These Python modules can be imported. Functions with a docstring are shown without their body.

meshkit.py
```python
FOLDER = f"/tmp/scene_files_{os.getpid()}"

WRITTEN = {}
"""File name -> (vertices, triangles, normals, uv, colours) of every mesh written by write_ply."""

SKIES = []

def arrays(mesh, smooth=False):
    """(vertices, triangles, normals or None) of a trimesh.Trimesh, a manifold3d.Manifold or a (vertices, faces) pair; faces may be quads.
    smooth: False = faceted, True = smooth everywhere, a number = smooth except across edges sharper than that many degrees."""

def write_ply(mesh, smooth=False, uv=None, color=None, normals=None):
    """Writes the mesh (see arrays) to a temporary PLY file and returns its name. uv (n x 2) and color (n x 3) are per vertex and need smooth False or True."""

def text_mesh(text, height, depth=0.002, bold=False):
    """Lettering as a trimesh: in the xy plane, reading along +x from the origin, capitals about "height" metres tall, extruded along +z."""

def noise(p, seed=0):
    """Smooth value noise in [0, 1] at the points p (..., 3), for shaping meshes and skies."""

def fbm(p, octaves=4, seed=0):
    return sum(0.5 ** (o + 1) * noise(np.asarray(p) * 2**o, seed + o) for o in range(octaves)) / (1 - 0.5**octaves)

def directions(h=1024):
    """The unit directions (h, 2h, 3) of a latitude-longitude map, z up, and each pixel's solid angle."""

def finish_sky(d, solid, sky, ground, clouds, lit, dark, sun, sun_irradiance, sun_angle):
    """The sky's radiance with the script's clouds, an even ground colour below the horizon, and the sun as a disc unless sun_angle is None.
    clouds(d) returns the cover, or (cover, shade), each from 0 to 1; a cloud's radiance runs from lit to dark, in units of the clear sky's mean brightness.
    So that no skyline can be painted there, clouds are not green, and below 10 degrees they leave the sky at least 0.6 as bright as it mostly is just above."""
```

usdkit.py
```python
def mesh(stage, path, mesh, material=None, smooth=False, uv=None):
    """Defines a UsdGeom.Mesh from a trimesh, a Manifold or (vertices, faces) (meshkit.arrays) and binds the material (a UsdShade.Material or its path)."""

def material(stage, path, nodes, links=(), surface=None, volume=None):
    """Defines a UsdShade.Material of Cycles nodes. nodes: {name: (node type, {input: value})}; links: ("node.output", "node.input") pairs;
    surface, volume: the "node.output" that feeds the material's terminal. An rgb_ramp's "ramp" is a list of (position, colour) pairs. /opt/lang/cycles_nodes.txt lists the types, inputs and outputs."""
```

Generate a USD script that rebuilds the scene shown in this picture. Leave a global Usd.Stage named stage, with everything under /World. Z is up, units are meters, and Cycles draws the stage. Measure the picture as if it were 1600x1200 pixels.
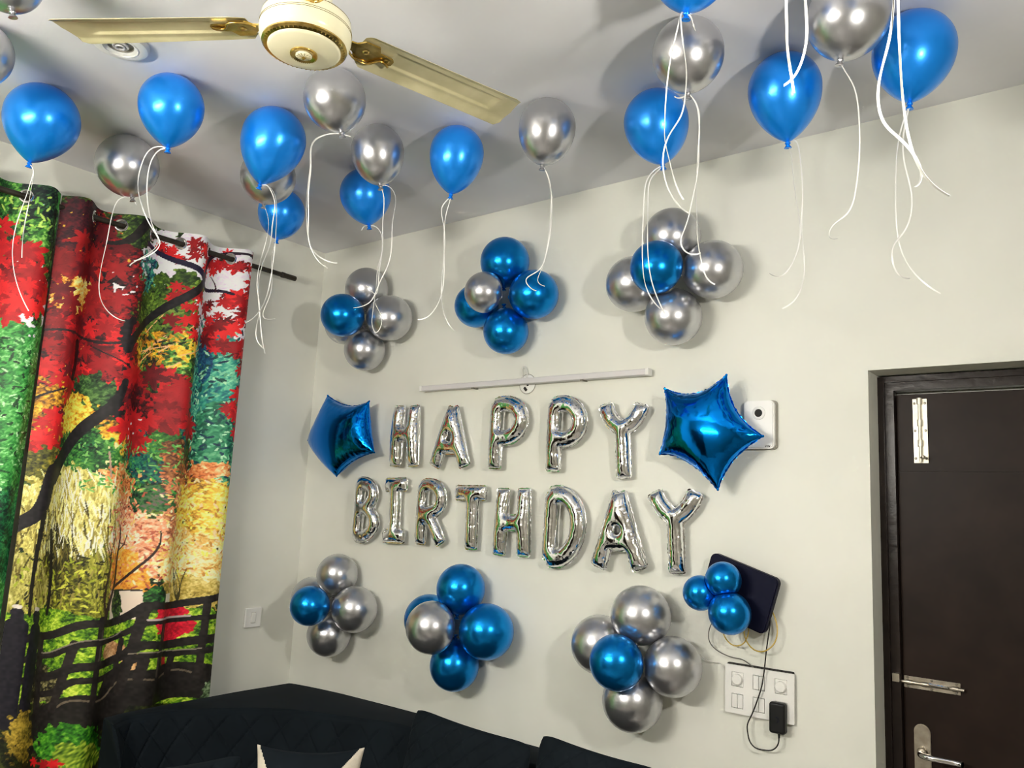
import math, random
import numpy as np, trimesh, usdkit, meshkit
from pxr import Usd, UsdGeom, UsdShade, UsdLux, Gf, Sdf, Vt
from scipy.spatial import Delaunay, cKDTree
from scipy.interpolate import splprep, splev, PchipInterpolator
import scipy.sparse as sp
import scipy.sparse.linalg as spl
from shapely.geometry import Polygon, LineString, MultiPolygon, Point, box as sbox
from shapely.ops import unary_union
import shapely

# ------------------------------------------------------------------ camera, light, exposure
stage = Usd.Stage.CreateInMemory()
UsdGeom.SetStageUpAxis(stage, UsdGeom.Tokens.z)
UsdGeom.SetStageMetersPerUnit(stage, 1.0)
WORLD = UsdGeom.Xform.Define(stage, '/World')
stage.SetDefaultPrim(WORLD.GetPrim())

FPX = 1265.65                                   # focal length in pixels of the 1600 px frame
# rows: camera right, down, forward in world axes (x along the back wall, y into it, z up)
ROT = np.array([[0.78777971, 0.61416476, 0.04695513],
                [-0.05793419, 0.14977269, -0.98702167],
                [-0.61322652, 0.77483533, 0.15356902]])
CAM = np.array([3.475, -2.694, 1.62])
H = 2.955                                       # ceiling height
EXPOSURE = 2.62
TUBE_STRENGTH = 66.0
BULB_STRENGTH = 118.0
LAMP_COLOR = (1.0, 0.97, 0.90)

cam = UsdGeom.Camera.Define(stage, '/World/camera')
m4 = np.eye(4)
m4[0, :3], m4[1, :3], m4[2, :3], m4[3, :3] = ROT[0], -ROT[1], -ROT[2], CAM
cam.AddTransformOp().Set(Gf.Matrix4d(*m4.ravel().tolist()))
cam.CreateHorizontalApertureAttr(36.0)
cam.CreateVerticalApertureAttr(27.0)
cam.CreateFocalLengthAttr(36.0 * FPX / 1600)
cam.CreateClippingRangeAttr(Gf.Vec2f(0.02, 60))
cam.CreateExposureAttr(EXPOSURE)

def ray(px, py):
    d = ROT.T @ np.array([(px - 800) / FPX, (py - 600) / FPX, 1.0])
    return d / np.linalg.norm(d)
def on(axis, px, py, value):
    """The point of the plane (axis = value) that is seen at the pixel."""
    d = ray(px, py)
    return CAM + d * (value - CAM[axis]) / d[axis]
onx = lambda px, py, v: on(0, px, py, v)
ony = lambda px, py, v: on(1, px, py, v)
onz = lambda px, py, v: on(2, px, py, v)
def proj(p):
    q = (np.asarray(p, float) - CAM) @ ROT.T
    return np.stack([FPX * q[..., 0] / q[..., 2] + 800, FPX * q[..., 1] / q[..., 2] + 600], -1)

# ------------------------------------------------------------------ helpers
NAMES = {}
def path_for(name, parent='/World'):
    k = (parent, name)
    n = NAMES.get(k, 0)
    NAMES[k] = n + 1
    return f'{parent}/{name}' if n == 0 else f'{parent}/{name}_{n:03d}'
def tag(p, label=None, cat=None, group=None, kind=None):
    p = p.GetPrim() if hasattr(p, 'GetPrim') else p
    for k, v in (('label', label), ('category', cat), ('group', group), ('kind', kind)):
        if v:
            p.SetCustomDataByKey(k, v)
    return p
def thing(name, label, cat, loc=(0, 0, 0), group=None, kind=None):
    x = UsdGeom.Xform.Define(stage, path_for(name))
    x.AddTranslateOp().Set(Gf.Vec3d(*map(float, loc)))
    p = x.GetPrim()
    tag(p, label, cat, group, kind)
    return p
def loc_of(p):
    a = p.GetAttribute('xformOp:translate')
    return np.array(a.Get()) if a and a.Get() is not None else np.zeros(3)
def verts(mesh):
    if hasattr(mesh, 'to_mesh'):
        mm = mesh.to_mesh()
        return np.array(mm.vert_properties[:, :3]), np.array(mm.tri_verts)
    if isinstance(mesh, trimesh.Trimesh):
        return np.array(mesh.vertices), np.array(mesh.faces)
    v, f = np.asarray(mesh[0], float), np.asarray(mesh[1], int)
    if f.shape[1] == 4:
        f = np.vstack([f[:, [0, 1, 2]], f[:, [0, 2, 3]]])
    return v, f
def part(parent, name, mesh, mat, smooth=30, label=None, kind=None):
    """mesh in world coordinates; parent: a thing (top-level Xform), a part, or None for a top-level mesh."""
    v, f = verts(mesh)
    if parent is None:
        path = path_for(name)
    else:
        ppath = str(parent.GetPath())
        path = path_for(name, ppath)
        top = stage.GetPrimAtPath('/'.join(ppath.split('/')[:3]))
        v = v - loc_of(top)
    if len(v) < 4:
        raise ValueError(name)
    msh = usdkit.mesh(stage, path, trimesh.Trimesh(v, f, process=False), MAT[mat], smooth=smooth)
    msh.CreateDoubleSidedAttr(True)
    p = msh.GetPrim()
    tag(p, label, kind=kind)
    return p
def cat(*ms):
    vs, fs, n = [], [], 0
    for m in ms:
        v, f = verts(m)
        vs.append(v); fs.append(f + n); n += len(v)
    return trimesh.Trimesh(np.vstack(vs), np.vstack(fs), process=False)
def rbox(c, size, r=0.004, seg=2, rot=None):
    """A box with rounded edges."""
    import manifold3d as m3
    s = np.array(size) / 2
    r = min(r, s.min() * 0.98)
    sph = m3.Manifold.sphere(r, 4 * seg + 4)
    parts = []
    for i in (-1, 1):
        for j in (-1, 1):
            for k in (-1, 1):
                parts.append(sph.translate((i * (s[0] - r), j * (s[1] - r), k * (s[2] - r))))
    v, f = verts(m3.Manifold.batch_hull(parts))
    if rot is not None:
        v = v @ np.asarray(rot).T
    return trimesh.Trimesh(v + np.asarray(c), f, process=False)
def box3(lo, hi):
    lo, hi = np.asarray(lo, float), np.asarray(hi, float)
    return trimesh.creation.box(extents=hi - lo, transform=trimesh.transformations.translation_matrix((lo + hi) / 2))
def frame_from(axis):
    a = np.asarray(axis, float); a = a / np.linalg.norm(a)
    h = np.array([0, 0, 1.0]) if abs(a[2]) < 0.9 else np.array([1.0, 0, 0])
    u = np.cross(h, a); u /= np.linalg.norm(u)
    return np.stack([u, np.cross(a, u), a])       # rows: u, v, axis
def lathe(profile, c=(0, 0, 0), axis=(0, 0, 1), n=48):
    """Revolve (radius, height) pairs about axis through c."""
    pr = np.asarray(profile, float)
    th = np.arange(n) * 2 * np.pi / n
    F = frame_from(axis)
    ring = np.stack([np.cos(th), np.sin(th)], 1)
    v = (pr[:, None, 0, None] * (ring[None, :, 0, None] * F[0] + ring[None, :, 1, None] * F[1]) + pr[:, None, 1, None] * F[2]).reshape(-1, 3)
    i, j = np.meshgrid(np.arange(len(pr) - 1), np.arange(n), indexing='ij')
    a, b = i * n + j, i * n + (j + 1) % n
    q = np.stack([a, b, b + n, a + n], -1).reshape(-1, 4)
    t = trimesh.Trimesh(v + np.asarray(c), np.vstack([q[:, [0, 1, 2]], q[:, [0, 2, 3]]]), process=False)
    return t
def cyl(p0, p1, r, n=16):
    p0, p1 = np.asarray(p0, float), np.asarray(p1, float)
    L = np.linalg.norm(p1 - p0)
    b = min(r * 0.25, L * 0.2)
    return lathe([(1e-5, 0), (r - b, 0), (r, b), (r, L - b), (r - b, L), (1e-5, L)], p0, p1 - p0, n)
def spline(pts, n=60):
    p = np.asarray(pts, float)
    keep = np.r_[True, np.linalg.norm(np.diff(p, axis=0), axis=1) > 1e-5]
    p = p[keep]
    k = min(3, len(p) - 1)
    tck, _ = splprep(p.T, s=0, k=k)
    return np.stack(splev(np.linspace(0, 1, n), tck), 1)
def tube(pts, r, sides=8, n=60):
    p = spline(pts, n)
    t = np.gradient(p, axis=0); t /= np.linalg.norm(t, axis=1, keepdims=True)
    a = np.cross(t, [0.13, 0.31, 0.94]); a /= np.linalg.norm(a, axis=1, keepdims=True)
    b = np.cross(t, a)
    g = np.arange(sides) * 2 * np.pi / sides
    v = (p[:, None] + r * (np.cos(g)[None, :, None] * a[:, None] + np.sin(g)[None, :, None] * b[:, None])).reshape(-1, 3)
    i, j = np.meshgrid(np.arange(n - 1), np.arange(sides), indexing='ij')
    A, B = i * sides + j, i * sides + (j + 1) % sides
    q = np.stack([A, B, B + sides, A + sides], -1).reshape(-1, 4)
    return trimesh.Trimesh(v, np.vstack([q[:, [0, 1, 2]], q[:, [0, 2, 3]]]), process=False)
def torus(c, R, r, axis, n=32, k=10):
    g = np.linspace(0, 2 * np.pi, k + 1)
    return lathe(np.stack([R + r * np.cos(g), r * np.sin(g)], 1), c, axis, n)
def extrude(poly, depth):
    """A shapely polygon (local u, v) extruded from 0 to depth."""
    if isinstance(poly, MultiPolygon):
        return trimesh.util.concatenate([extrude(g, depth) for g in poly.geoms])
    return trimesh.creation.extrude_polygon(poly, depth, engine='earcut')
def wall_plate(poly, y0, depth, ch=0.0):
    """Polygon in (x, z) standing on the plane y = y0 and proud of it by depth (towards -y), with a chamfer."""
    if ch:
        ms = [extrude(poly, depth - ch)]
        inner = poly.buffer(-ch)
        top = extrude(inner, depth)
        ms.append(top)
        m = trimesh.util.concatenate(ms)
    else:
        m = extrude(poly, depth)
    v = m.vertices
    return trimesh.Trimesh(np.stack([v[:, 0], y0 - v[:, 2], v[:, 1]], 1), m.faces, process=False)
def rrect(x0, z0, x1, z1, r):
    return sbox(x0 + r, z0 + r, x1 - r, z1 - r).buffer(r, 6)

# ------------------------------------------------------------------ materials
MAT = {}
def lin(c):
    c = np.asarray(c, float) / 255
    return tuple(np.where(c <= 0.04045, c / 12.92, ((c + 0.055) / 1.055) ** 2.4))
def mat(name, base, rough=0.5, metallic=0.0, **kw):
    MAT[name] = usdkit.material(stage, f'/World/Looks/{name}', {'p': ('principled_bsdf', dict(base_color=tuple(base), roughness=rough, metallic=metallic, **kw))}, surface='p.BSDF')
def mat_noise(name, c1, c2, scale=4, rough=0.6, bump=0.0, bscale=60, metallic=0.0, detail=5, lo=0.35, hi=0.65, dist=0.002, **kw):
    nodes = {'g': ('geometry', {}), 'n': ('noise_texture', {'scale': scale, 'detail': detail}), 'r': ('rgb_ramp', {'ramp': [(lo, c1), (hi, c2)]}),
             'p': ('principled_bsdf', dict(roughness=rough, metallic=metallic, **kw))}
    links = [('g.position', 'n.vector'), ('n.fac', 'r.fac'), ('r.color', 'p.base_color')]
    if bump:
        nodes['n2'] = ('noise_texture', {'scale': bscale, 'detail': 4})
        nodes['b'] = ('bump', {'strength': bump, 'distance': dist})
        links += [('g.position', 'n2.vector'), ('n2.fac', 'b.height'), ('b.normal', 'p.normal')]
    MAT[name] = usdkit.material(stage, f'/World/Looks/{name}', nodes, links, surface='p.BSDF')
mat_noise('wall_paint', (0.705, 0.705, 0.628), (0.755, 0.755, 0.68), scale=2.2, rough=0.55, bump=0.25, bscale=14, dist=0.004)
mat_noise('tan_paint', (0.40, 0.37, 0.31), (0.45, 0.42, 0.36), scale=2.2, rough=0.6)
mat_noise('ceiling_paint', (0.70, 0.695, 0.71), (0.76, 0.755, 0.77), scale=1.6, rough=0.75, bump=0.3, bscale=9, dist=0.006)
mat_noise('floor_tile', (0.26, 0.24, 0.215), (0.34, 0.315, 0.285), scale=3, rough=0.25)
mat_noise('dark_wood', (0.012, 0.0066, 0.0045), (0.021, 0.0120, 0.0085), scale=7, rough=0.42, bump=0.25, bscale=30, specular_ior_level=0.14)
mat_noise('door_frame_paint', (0.012, 0.008, 0.007), (0.022, 0.015, 0.012), scale=9, rough=0.26, bump=0.5, bscale=45, specular_ior_level=0.25)
mat_noise('reveal_paint', (0.60, 0.60, 0.51), (0.68, 0.67, 0.58), scale=4, rough=0.6, bump=0.3, bscale=20)
mat_noise('steel', (0.36, 0.32, 0.255), (0.52, 0.47, 0.39), scale=30, rough=0.34, metallic=1.0)
mat_noise('pale_steel', (0.78, 0.73, 0.60), (0.90, 0.85, 0.72), scale=40, rough=0.45, metallic=0.55)
mat('chrome', (0.78, 0.77, 0.76), 0.12, 1.0)
mat('screw', (0.25, 0.23, 0.19), 0.4, 1.0)
mat('blue_pearl', (0.004, 0.265, 0.90), 0.29, 0.5, coat_weight=0.25, coat_roughness=0.2)
mat('blue_chrome', (0.003, 0.228, 0.66), 0.24, 0.88)
mat('silver_chrome', (0.56, 0.56, 0.58), 0.27, 0.92)
mat('ribbon', (0.74, 0.73, 0.69), 0.30, 0.0, specular_ior_level=0.7)
def foil(name, col, rough, strength):
    MAT[name] = usdkit.material(stage, f'/World/Looks/{name}', {
        'g': ('geometry', {}), 'n': ('noise_texture', {'scale': 26.0, 'detail': 3}), 'b': ('bump', {'strength': strength, 'distance': 0.004}),
        'p': ('principled_bsdf', dict(base_color=col, roughness=rough, metallic=1.0))},
        [('g.position', 'n.vector'), ('n.fac', 'b.height'), ('b.normal', 'p.normal')], surface='p.BSDF')
foil('silver_foil', (0.84, 0.84, 0.85), 0.06, 0.28)
foil('blue_foil', (0.002, 0.20, 0.70), 0.11, 0.08)
mat_noise('cream_enamel', (0.76, 0.71, 0.48), (0.84, 0.79, 0.57), scale=6, rough=0.22)
mat_noise('blade_enamel', (0.40, 0.36, 0.20), (0.53, 0.48, 0.29), scale=9, rough=0.30, detail=7)
mat_noise('gold', (0.50, 0.33, 0.07), (0.80, 0.58, 0.20), scale=40, rough=0.24, metallic=1.0)
mat_noise('dusty', (0.16, 0.13, 0.07), (0.42, 0.36, 0.2), scale=60, rough=0.9)
mat('gold_line', (0.22, 0.17, 0.06), 0.4, 0.6)
mat('white_plastic', (0.80, 0.79, 0.75), 0.35)
mat_noise('grimy_plastic', (0.55, 0.53, 0.47), (0.80, 0.79, 0.75), scale=22, rough=0.4, lo=0.25, hi=0.5)
mat('grey_plastic', (0.62, 0.60, 0.60), 0.4)
mat('dark_gap', (0.02, 0.018, 0.015), 0.8)
mat('soot', (0.35, 0.33, 0.28), 0.8)
mat('navy_plastic', (0.005, 0.0055, 0.018), 0.5, specular_ior_level=0.1)
mat('black_plastic', (0.006, 0.006, 0.0065), 0.45, specular_ior_level=0.3)
mat('cable_black', (0.018, 0.016, 0.014), 0.5)
mat('cable_yellow', (0.50, 0.34, 0.06), 0.4)
mat('cable_grey', (0.10, 0.095, 0.08), 0.5)
mat('cable_white', (0.62, 0.60, 0.55), 0.5)
mat_noise('rod_metal', (0.035, 0.028, 0.02), (0.06, 0.05, 0.038), scale=20, rough=0.35, metallic=0.5)
mat_noise('sofa_velvet', (0.0032, 0.0058, 0.0085), (0.0050, 0.0085, 0.0120), scale=5, rough=0.85, specular_ior_level=0.14, sheen_weight=0.015, sheen_roughness=0.4, bump=0.2, bscale=220, sheen_tint=(0.6, 0.75, 0.9))
mat_noise('beige_cloth', (0.50, 0.45, 0.36), (0.58, 0.52, 0.42), scale=40, rough=0.9, bump=0.3, bscale=300)
mat('lamp_housing', (0.75, 0.74, 0.72), 0.4)
mat_noise('dark_cloth', (0.02, 0.02, 0.022), (0.03, 0.03, 0.032), scale=10, rough=0.9)
for nm, st in (('tube_glow', TUBE_STRENGTH), ('bulb_glow', BULB_STRENGTH)):
    MAT[nm] = usdkit.material(stage, f'/World/Looks/{nm}', {'e': ('emission', {'color': LAMP_COLOR, 'strength': st})}, surface='e.emission')
MAT['printed_cloth'] = usdkit.material(stage, '/World/Looks/printed_cloth', {
    'a': ('attribute', {'attribute': 'print'}), 'p': ('principled_bsdf', {'roughness': 0.5, 'specular_ior_level': 0.35})},
    [('a.color', 'p.base_color')], surface='p.BSDF')

# ------------------------------------------------------------------ the room
XR, YR = 3.87, -3.47
def struct(name, mesh, m, label, cat_, smooth=False):
    p = part(None, name, mesh, m, smooth)
    tag(p, label, cat_, kind='structure')
    return p
T = 0.12
DX0, DX1, DZ = 2.787, 3.72, 2.113               # door opening in the back wall
DEPTH = 0.16
struct('floor', box3((-T, YR - T, -0.1), (XR + T, DEPTH + T, 0)), 'floor_tile', 'dark tiled floor of the room', 'floor')
struct('ceiling', box3((-T, YR - T, H), (XR + T, T, H + 0.1)), 'ceiling_paint', 'greyish white painted ceiling above the balloons', 'ceiling')
struct('wall_left', box3((-T, YR - T, 0), (0, T, H)), 'wall_paint', 'cream wall behind the printed curtain', 'wall')
struct('wall_right', box3((XR, YR - T, 0), (XR + T, DEPTH + T, H)), 'tan_paint', 'tan wall on the right, out of the picture', 'wall')
struct('wall_rear', box3((-T, YR - T, 0), (XR + T, YR, H)), 'tan_paint', 'tan wall behind the camera', 'wall')
wb = Polygon([(0, 0), (DX0, 0), (DX0, DZ), (DX1, DZ), (DX1, 0), (XR, 0), (XR, H), (0, H)])
struct('wall_back', wall_plate(wb, DEPTH, DEPTH), 'wall_paint', 'cream wall carrying the birthday letters and balloon clusters', 'wall')

# the door in its recess
d1 = thing('door_1', 'dark brown wooden door set back in the cream wall', 'door', ((DX0 + DX1) / 2, 0.15, 0), kind='structure')
FY = 0.118
def frame_poly(w):
    return Polygon([(DX0, 0), (DX0, DZ - 0.005), (DX1, DZ - 0.005), (DX1, 0), (DX1 - w, 0), (DX1 - w, DZ - w - 0.004), (DX0 + w, DZ - w - 0.004), (DX0 + w, 0)])
fr = cat(wall_plate(frame_poly(0.047), 0.16, 0.16 - FY), wall_plate(frame_poly(0.020), 0.16, 0.16 - FY + 0.008))
part(d1, 'door_frame', fr, 'door_frame_paint', False)
LX0, LX1, LZ = DX0 + 0.049, DX1 - 0.049, DZ - 0.062
LY = 0.142
leafpieces = [wall_plate(sbox(LX0, 0.006, LX1, 1.802), 0.185, 0.185 - LY), wall_plate(sbox(LX0 + 0.0005, 1.8025, LX1, LZ), 0.185, 0.185 - LY - 0.0012)]
leaf = part(d1, 'door_leaf', cat(*leafpieces), 'dark_wood', False)
struct('wall_back_1', box3((DX0 - 0.3, 0.19, 0), (XR + T, DEPTH + T, H)), 'wall_paint', 'wall closing the opening behind the door', 'wall')

def bolt(name_label, along, c, L, W):
    """A tower bolt on the door leaf: plate, rod, two staples, knob, screws. along: 'z' or 'x'."""
    b = part(d1, 'tower_bolt', wall_plate(sbox(c[0] - (W if along == 'z' else L) / 2, c[1] - (L if along == 'z' else W) / 2, c[0] + (W if along == 'z' else L) / 2, c[1] + (L if along == 'z' else W) / 2), LY, 0.003),
             'pale_steel' if along == 'z' else 'steel', False, label=name_label)
    u = np.array([0, 0, 1.0]) if along == 'z' else np.array([1.0, 0, 0])
    w = np.array([1.0, 0, 0]) if along == 'z' else np.array([0, 0, 1.0])
    o = np.array([c[0], LY - 0.003, c[1]])
    rm = 'pale_steel' if along == 'z' else 'steel'
    s0, s1 = (-0.49 * L, 0.5 * L) if along == 'z' else (-0.66 * L, 0.58 * L)
    part(b, 'bolt_rod', cyl(o + u * s0 + [0, -0.007, 0], o + u * s1 + [0, -0.007, 0], 0.0044 if along == 'z' else 0.0055), rm)
    for s in ((0.12, 0.46, -0.2) if along == 'z' else (-0.4, -0.12, 0.42)):
        part(b, 'staple', lathe([(0.0056, -0.05 * L), (0.0078, -0.05 * L), (0.0078, 0.05 * L), (0.0056, 0.05 * L)], o + u * (s * L) + [0, -0.0055, 0], u, 20), rm)
    kp = o + u * (-0.42 * L if along == 'z' else 0.3 * L) + [0, -0.006, 0]
    if along == 'z':
        part(b, 'knob', cat(cyl(kp, kp + w * 0.012 + [0, -0.016, 0], 0.004), lathe([(1e-4, -0.006), (0.005, -0.004), (0.006, 0), (0.005, 0.004), (1e-4, 0.006)], kp + w * 0.012 + [0, -0.018, 0], (0.4, -1, 0), 14)), 'steel')
    else:
        part(b, 'knob', tube([kp, kp + [0, -0.014, 0.002], kp + [-0.02, -0.02, 0.004], kp + [-0.05, -0.02, 0.006]], 0.0042, n=20), 'chrome')
    for s in (-0.43, 0.0, 0.43):
        for t in (-0.37, 0.37):
            q = o + u * (s * L) + w * (t * W)
            part(b, 'screw', cat(lathe([(1e-4, 0.0016), (0.0025, 0.0014), (0.0040, 0)], q, (0, -1, 0), 12), box3(q - [0.003, 0.0018, 0.0006], q + [0.003, -0.001, 0.0006])), 'screw')
    return b
q0, q1 = ony(1426, 624, LY), ony(1450, 723.5, LY)
bolt('upright pale steel tower bolt at the top of the door', 'z', ((q0[0] + q1[0]) / 2 + 0.001, (q0[2] + q1[2]) / 2), q0[2] - q1[2], 0.042)
q0, q1 = ony(1413, 1065, LY), ony(1501, 1076, LY)
bolt('dull steel tower bolt lying across the door edge', 'x', ((q0[0] + q1[0]) / 2, (q0[2] + q1[2]) / 2), q1[0] - q0[0], 0.034)
kx = ony(1402, 1058, FY)
part(d1, 'bolt_keeper', cat(box3((kx[0] - 0.012, FY - 0.012, kx[2] - 0.012), (kx[0] + 0.008, FY + 0.002, kx[2] + 0.012))), 'steel', False)
hp0, hp1 = ony(1429, 1160, LY), ony(1455, 1160, LY)
htop = ony(1441, 1131, LY)[2]
hx, hw = (hp0[0] + hp1[0]) / 2, (hp1[0] - hp0[0]) / 2
pl = LineString([(hx, htop - hw), (hx, htop - 0.2)]).buffer(hw, 10)
hd = part(d1, 'door_handle', wall_plate(pl, LY, 0.007, 0.002), 'steel', False, label='steel lever handle on a rounded back plate')
l0 = ony(1437, 1176, LY - 0.02); l1 = ony(1501, 1191, LY - 0.055)
lz = l0[2]
part(hd, 'lever', tube([(hx, LY - 0.006, lz), (hx, LY - 0.035, lz), (hx + 0.004, LY - 0.047, lz), (hx + 0.014, LY - 0.055, lz), (hx + 0.07, LY - 0.056, lz - 0.001), (hx + 0.115, LY - 0.056, lz - 0.002)], 0.0088, 16, 40), 'chrome', True)
part(hd, 'rose', lathe([(1e-4, 0.012), (0.012, 0.011), (0.0145, 0.007), (0.015, 0)], (hx, LY - 0.006, lz), (0, -1, 0), 28), 'steel')

# behind the camera: a plain dark door, so that the foil has the room to mirror
d2 = thing('door_2', 'plain dark wooden door in the wall behind the camera', 'door', (0.75, YR + 0.02, 0), kind='structure')
part(d2, 'door_leaf', box3((0.3, YR + 0.002, 0.005), (1.15, YR + 0.03, 2.05)), 'dark_wood', False)
part(d2, 'door_frame', cat(box3((0.22, YR + 0.001, 0.003), (0.3, YR + 0.05, 2.13)), box3((1.15, YR + 0.001, 0.003), (1.23, YR + 0.05, 2.13)), box3((0.3, YR + 0.001, 2.05), (1.15, YR + 0.05, 2.13))), 'door_frame_paint', False)

# ------------------------------------------------------------------ the lamps that light the room (both out of the picture)
LT = np.array([1.72, YR, 2.17])
lt = thing('tube_light', 'lit white tube light on the wall behind the camera', 'light', LT)
part(lt, 'housing', rbox(LT + [0, 0.02, 0], (1.22, 0.038, 0.032), 0.004), 'lamp_housing')
part(lt, 'diffuser', rbox(LT + [0, 0.052, 0], (1.19, 0.026, 0.028), 0.008), 'tube_glow')
LB = np.array([XR, -1.72, 2.12])
lb = thing('wall_light', 'lit round flush light on the right wall out of the picture', 'light', LB)
part(lb, 'holder', lathe([(1e-4, 0.001), (0.075, 0.001), (0.075, 0.022), (0.066, 0.026), (0.064, 0.020), (1e-4, 0.020)], LB, (-1, 0, 0)), 'lamp_housing')
part(lb, 'diffuser', lathe([(1e-4, 0.030), (0.03, 0.0292), (0.055, 0.027), (0.0625, 0.0245)], LB, (-1, 0, 0)), 'bulb_glow', True)

# ------------------------------------------------------------------ balloons
def balloon_mesh(C, R, axis, L, q, nu=44, nv=56):
    """Rounded crown, tapered towards C + axis * L where the neck is."""
    a1 = np.linspace(0.0005, np.pi / 2, nu // 2)
    pr = [(R * math.sin(a), -R * math.cos(a)) for a in a1]
    for s in (1 - np.cos(np.linspace(0, np.pi / 2, nu - nu // 2)))[1:] * 1.0:
        pass
    ss = np.sin(np.linspace(0, np.pi / 2, nu - nu // 2))[1:]
    for s in ss:
        pr.append((max(R * (1 - s ** 2.05) ** q, 0.004), s * L))
    return lathe(pr, C, axis, nv)
def flatten(mesh, C, R, others, planes=()):
    """Press the skin flat where it touches its neighbours or a wall."""
    v = np.array(mesh.vertices)
    for (c2, r2) in others:
        d = c2 - C; D = np.linalg.norm(d)
        if D >= R + r2 + 0.001 or D < 1e-6:
            continue
        n = d / D
        a = (D * D + R * R - r2 * r2) / (2 * D) - 0.0006
        s = (v - C) @ n - a
        v = v - np.where(s > 0, s, 0)[:, None] * n
    for (p, n) in planes:                        # keep on the side the normal n points to
        s = (v - p) @ n
        v = v - np.where(s < 0, s, 0)[:, None] * n
    return trimesh.Trimesh(v, mesh.faces, process=False)
def ribbon_mesh(pts3, width, seed, twist=1.25, n=90):
    rng = np.random.RandomState(seed)
    p = spline(pts3, n)
    t = np.gradient(p, axis=0); t /= np.linalg.norm(t, axis=1, keepdims=True)
    view = p - CAM; view /= np.linalg.norm(view, axis=1, keepdims=True)
    w = np.cross(t, view); w /= np.linalg.norm(w, axis=1, keepdims=True)
    b = np.cross(t, w)
    ph = np.interp(np.linspace(0, 1, n), np.linspace(0, 1, 6), rng.uniform(-twist, twist, 6))
    W = np.cos(ph)[:, None] * w + np.sin(ph)[:, None] * b
    N = np.cross(t, W)
    hw, ht = width / 2, 0.00025
    ring = np.stack([p + W * hw + N * ht, p - W * hw + N * ht, p - W * hw - N * ht, p + W * hw - N * ht], 1).reshape(-1, 3)
    i, j = np.meshgrid(np.arange(n - 1), np.arange(4), indexing='ij')
    A, B = i * 4 + j, i * 4 + (j + 1) % 4
    q = np.stack([A, B, B + 4, A + 4], -1).reshape(-1, 4)
    f = np.vstack([q[:, [0, 1, 2]], q[:, [0, 2, 3]], [[0, 1, 2], [0, 2, 3]], [[4 * n - 4, 4 * n - 3, 4 * n - 2], [4 * n - 4, 4 * n - 2, 4 * n - 1]]])
    return trimesh.Trimesh(ring, f, process=False)
def knot_meshes(neck, axis):
    a = axis / np.linalg.norm(axis)
    return cat(lathe([(0.004, -0.004), (0.0062, 0.002), (0.0045, 0.006), (0.006, 0.010), (0.0105, 0.016), (0.0108, 0.0175), (0.006, 0.0175), (1e-4, 0.015)], neck, a, 20), torus(neck + a * 0.004, 0.0055, 0.0028, a, 20, 8))
HF = np.array([ROT[2][0], ROT[2][1], 0.0]); HF /= np.linalg.norm(HF)     # horizontal direction the picture looks in

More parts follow.
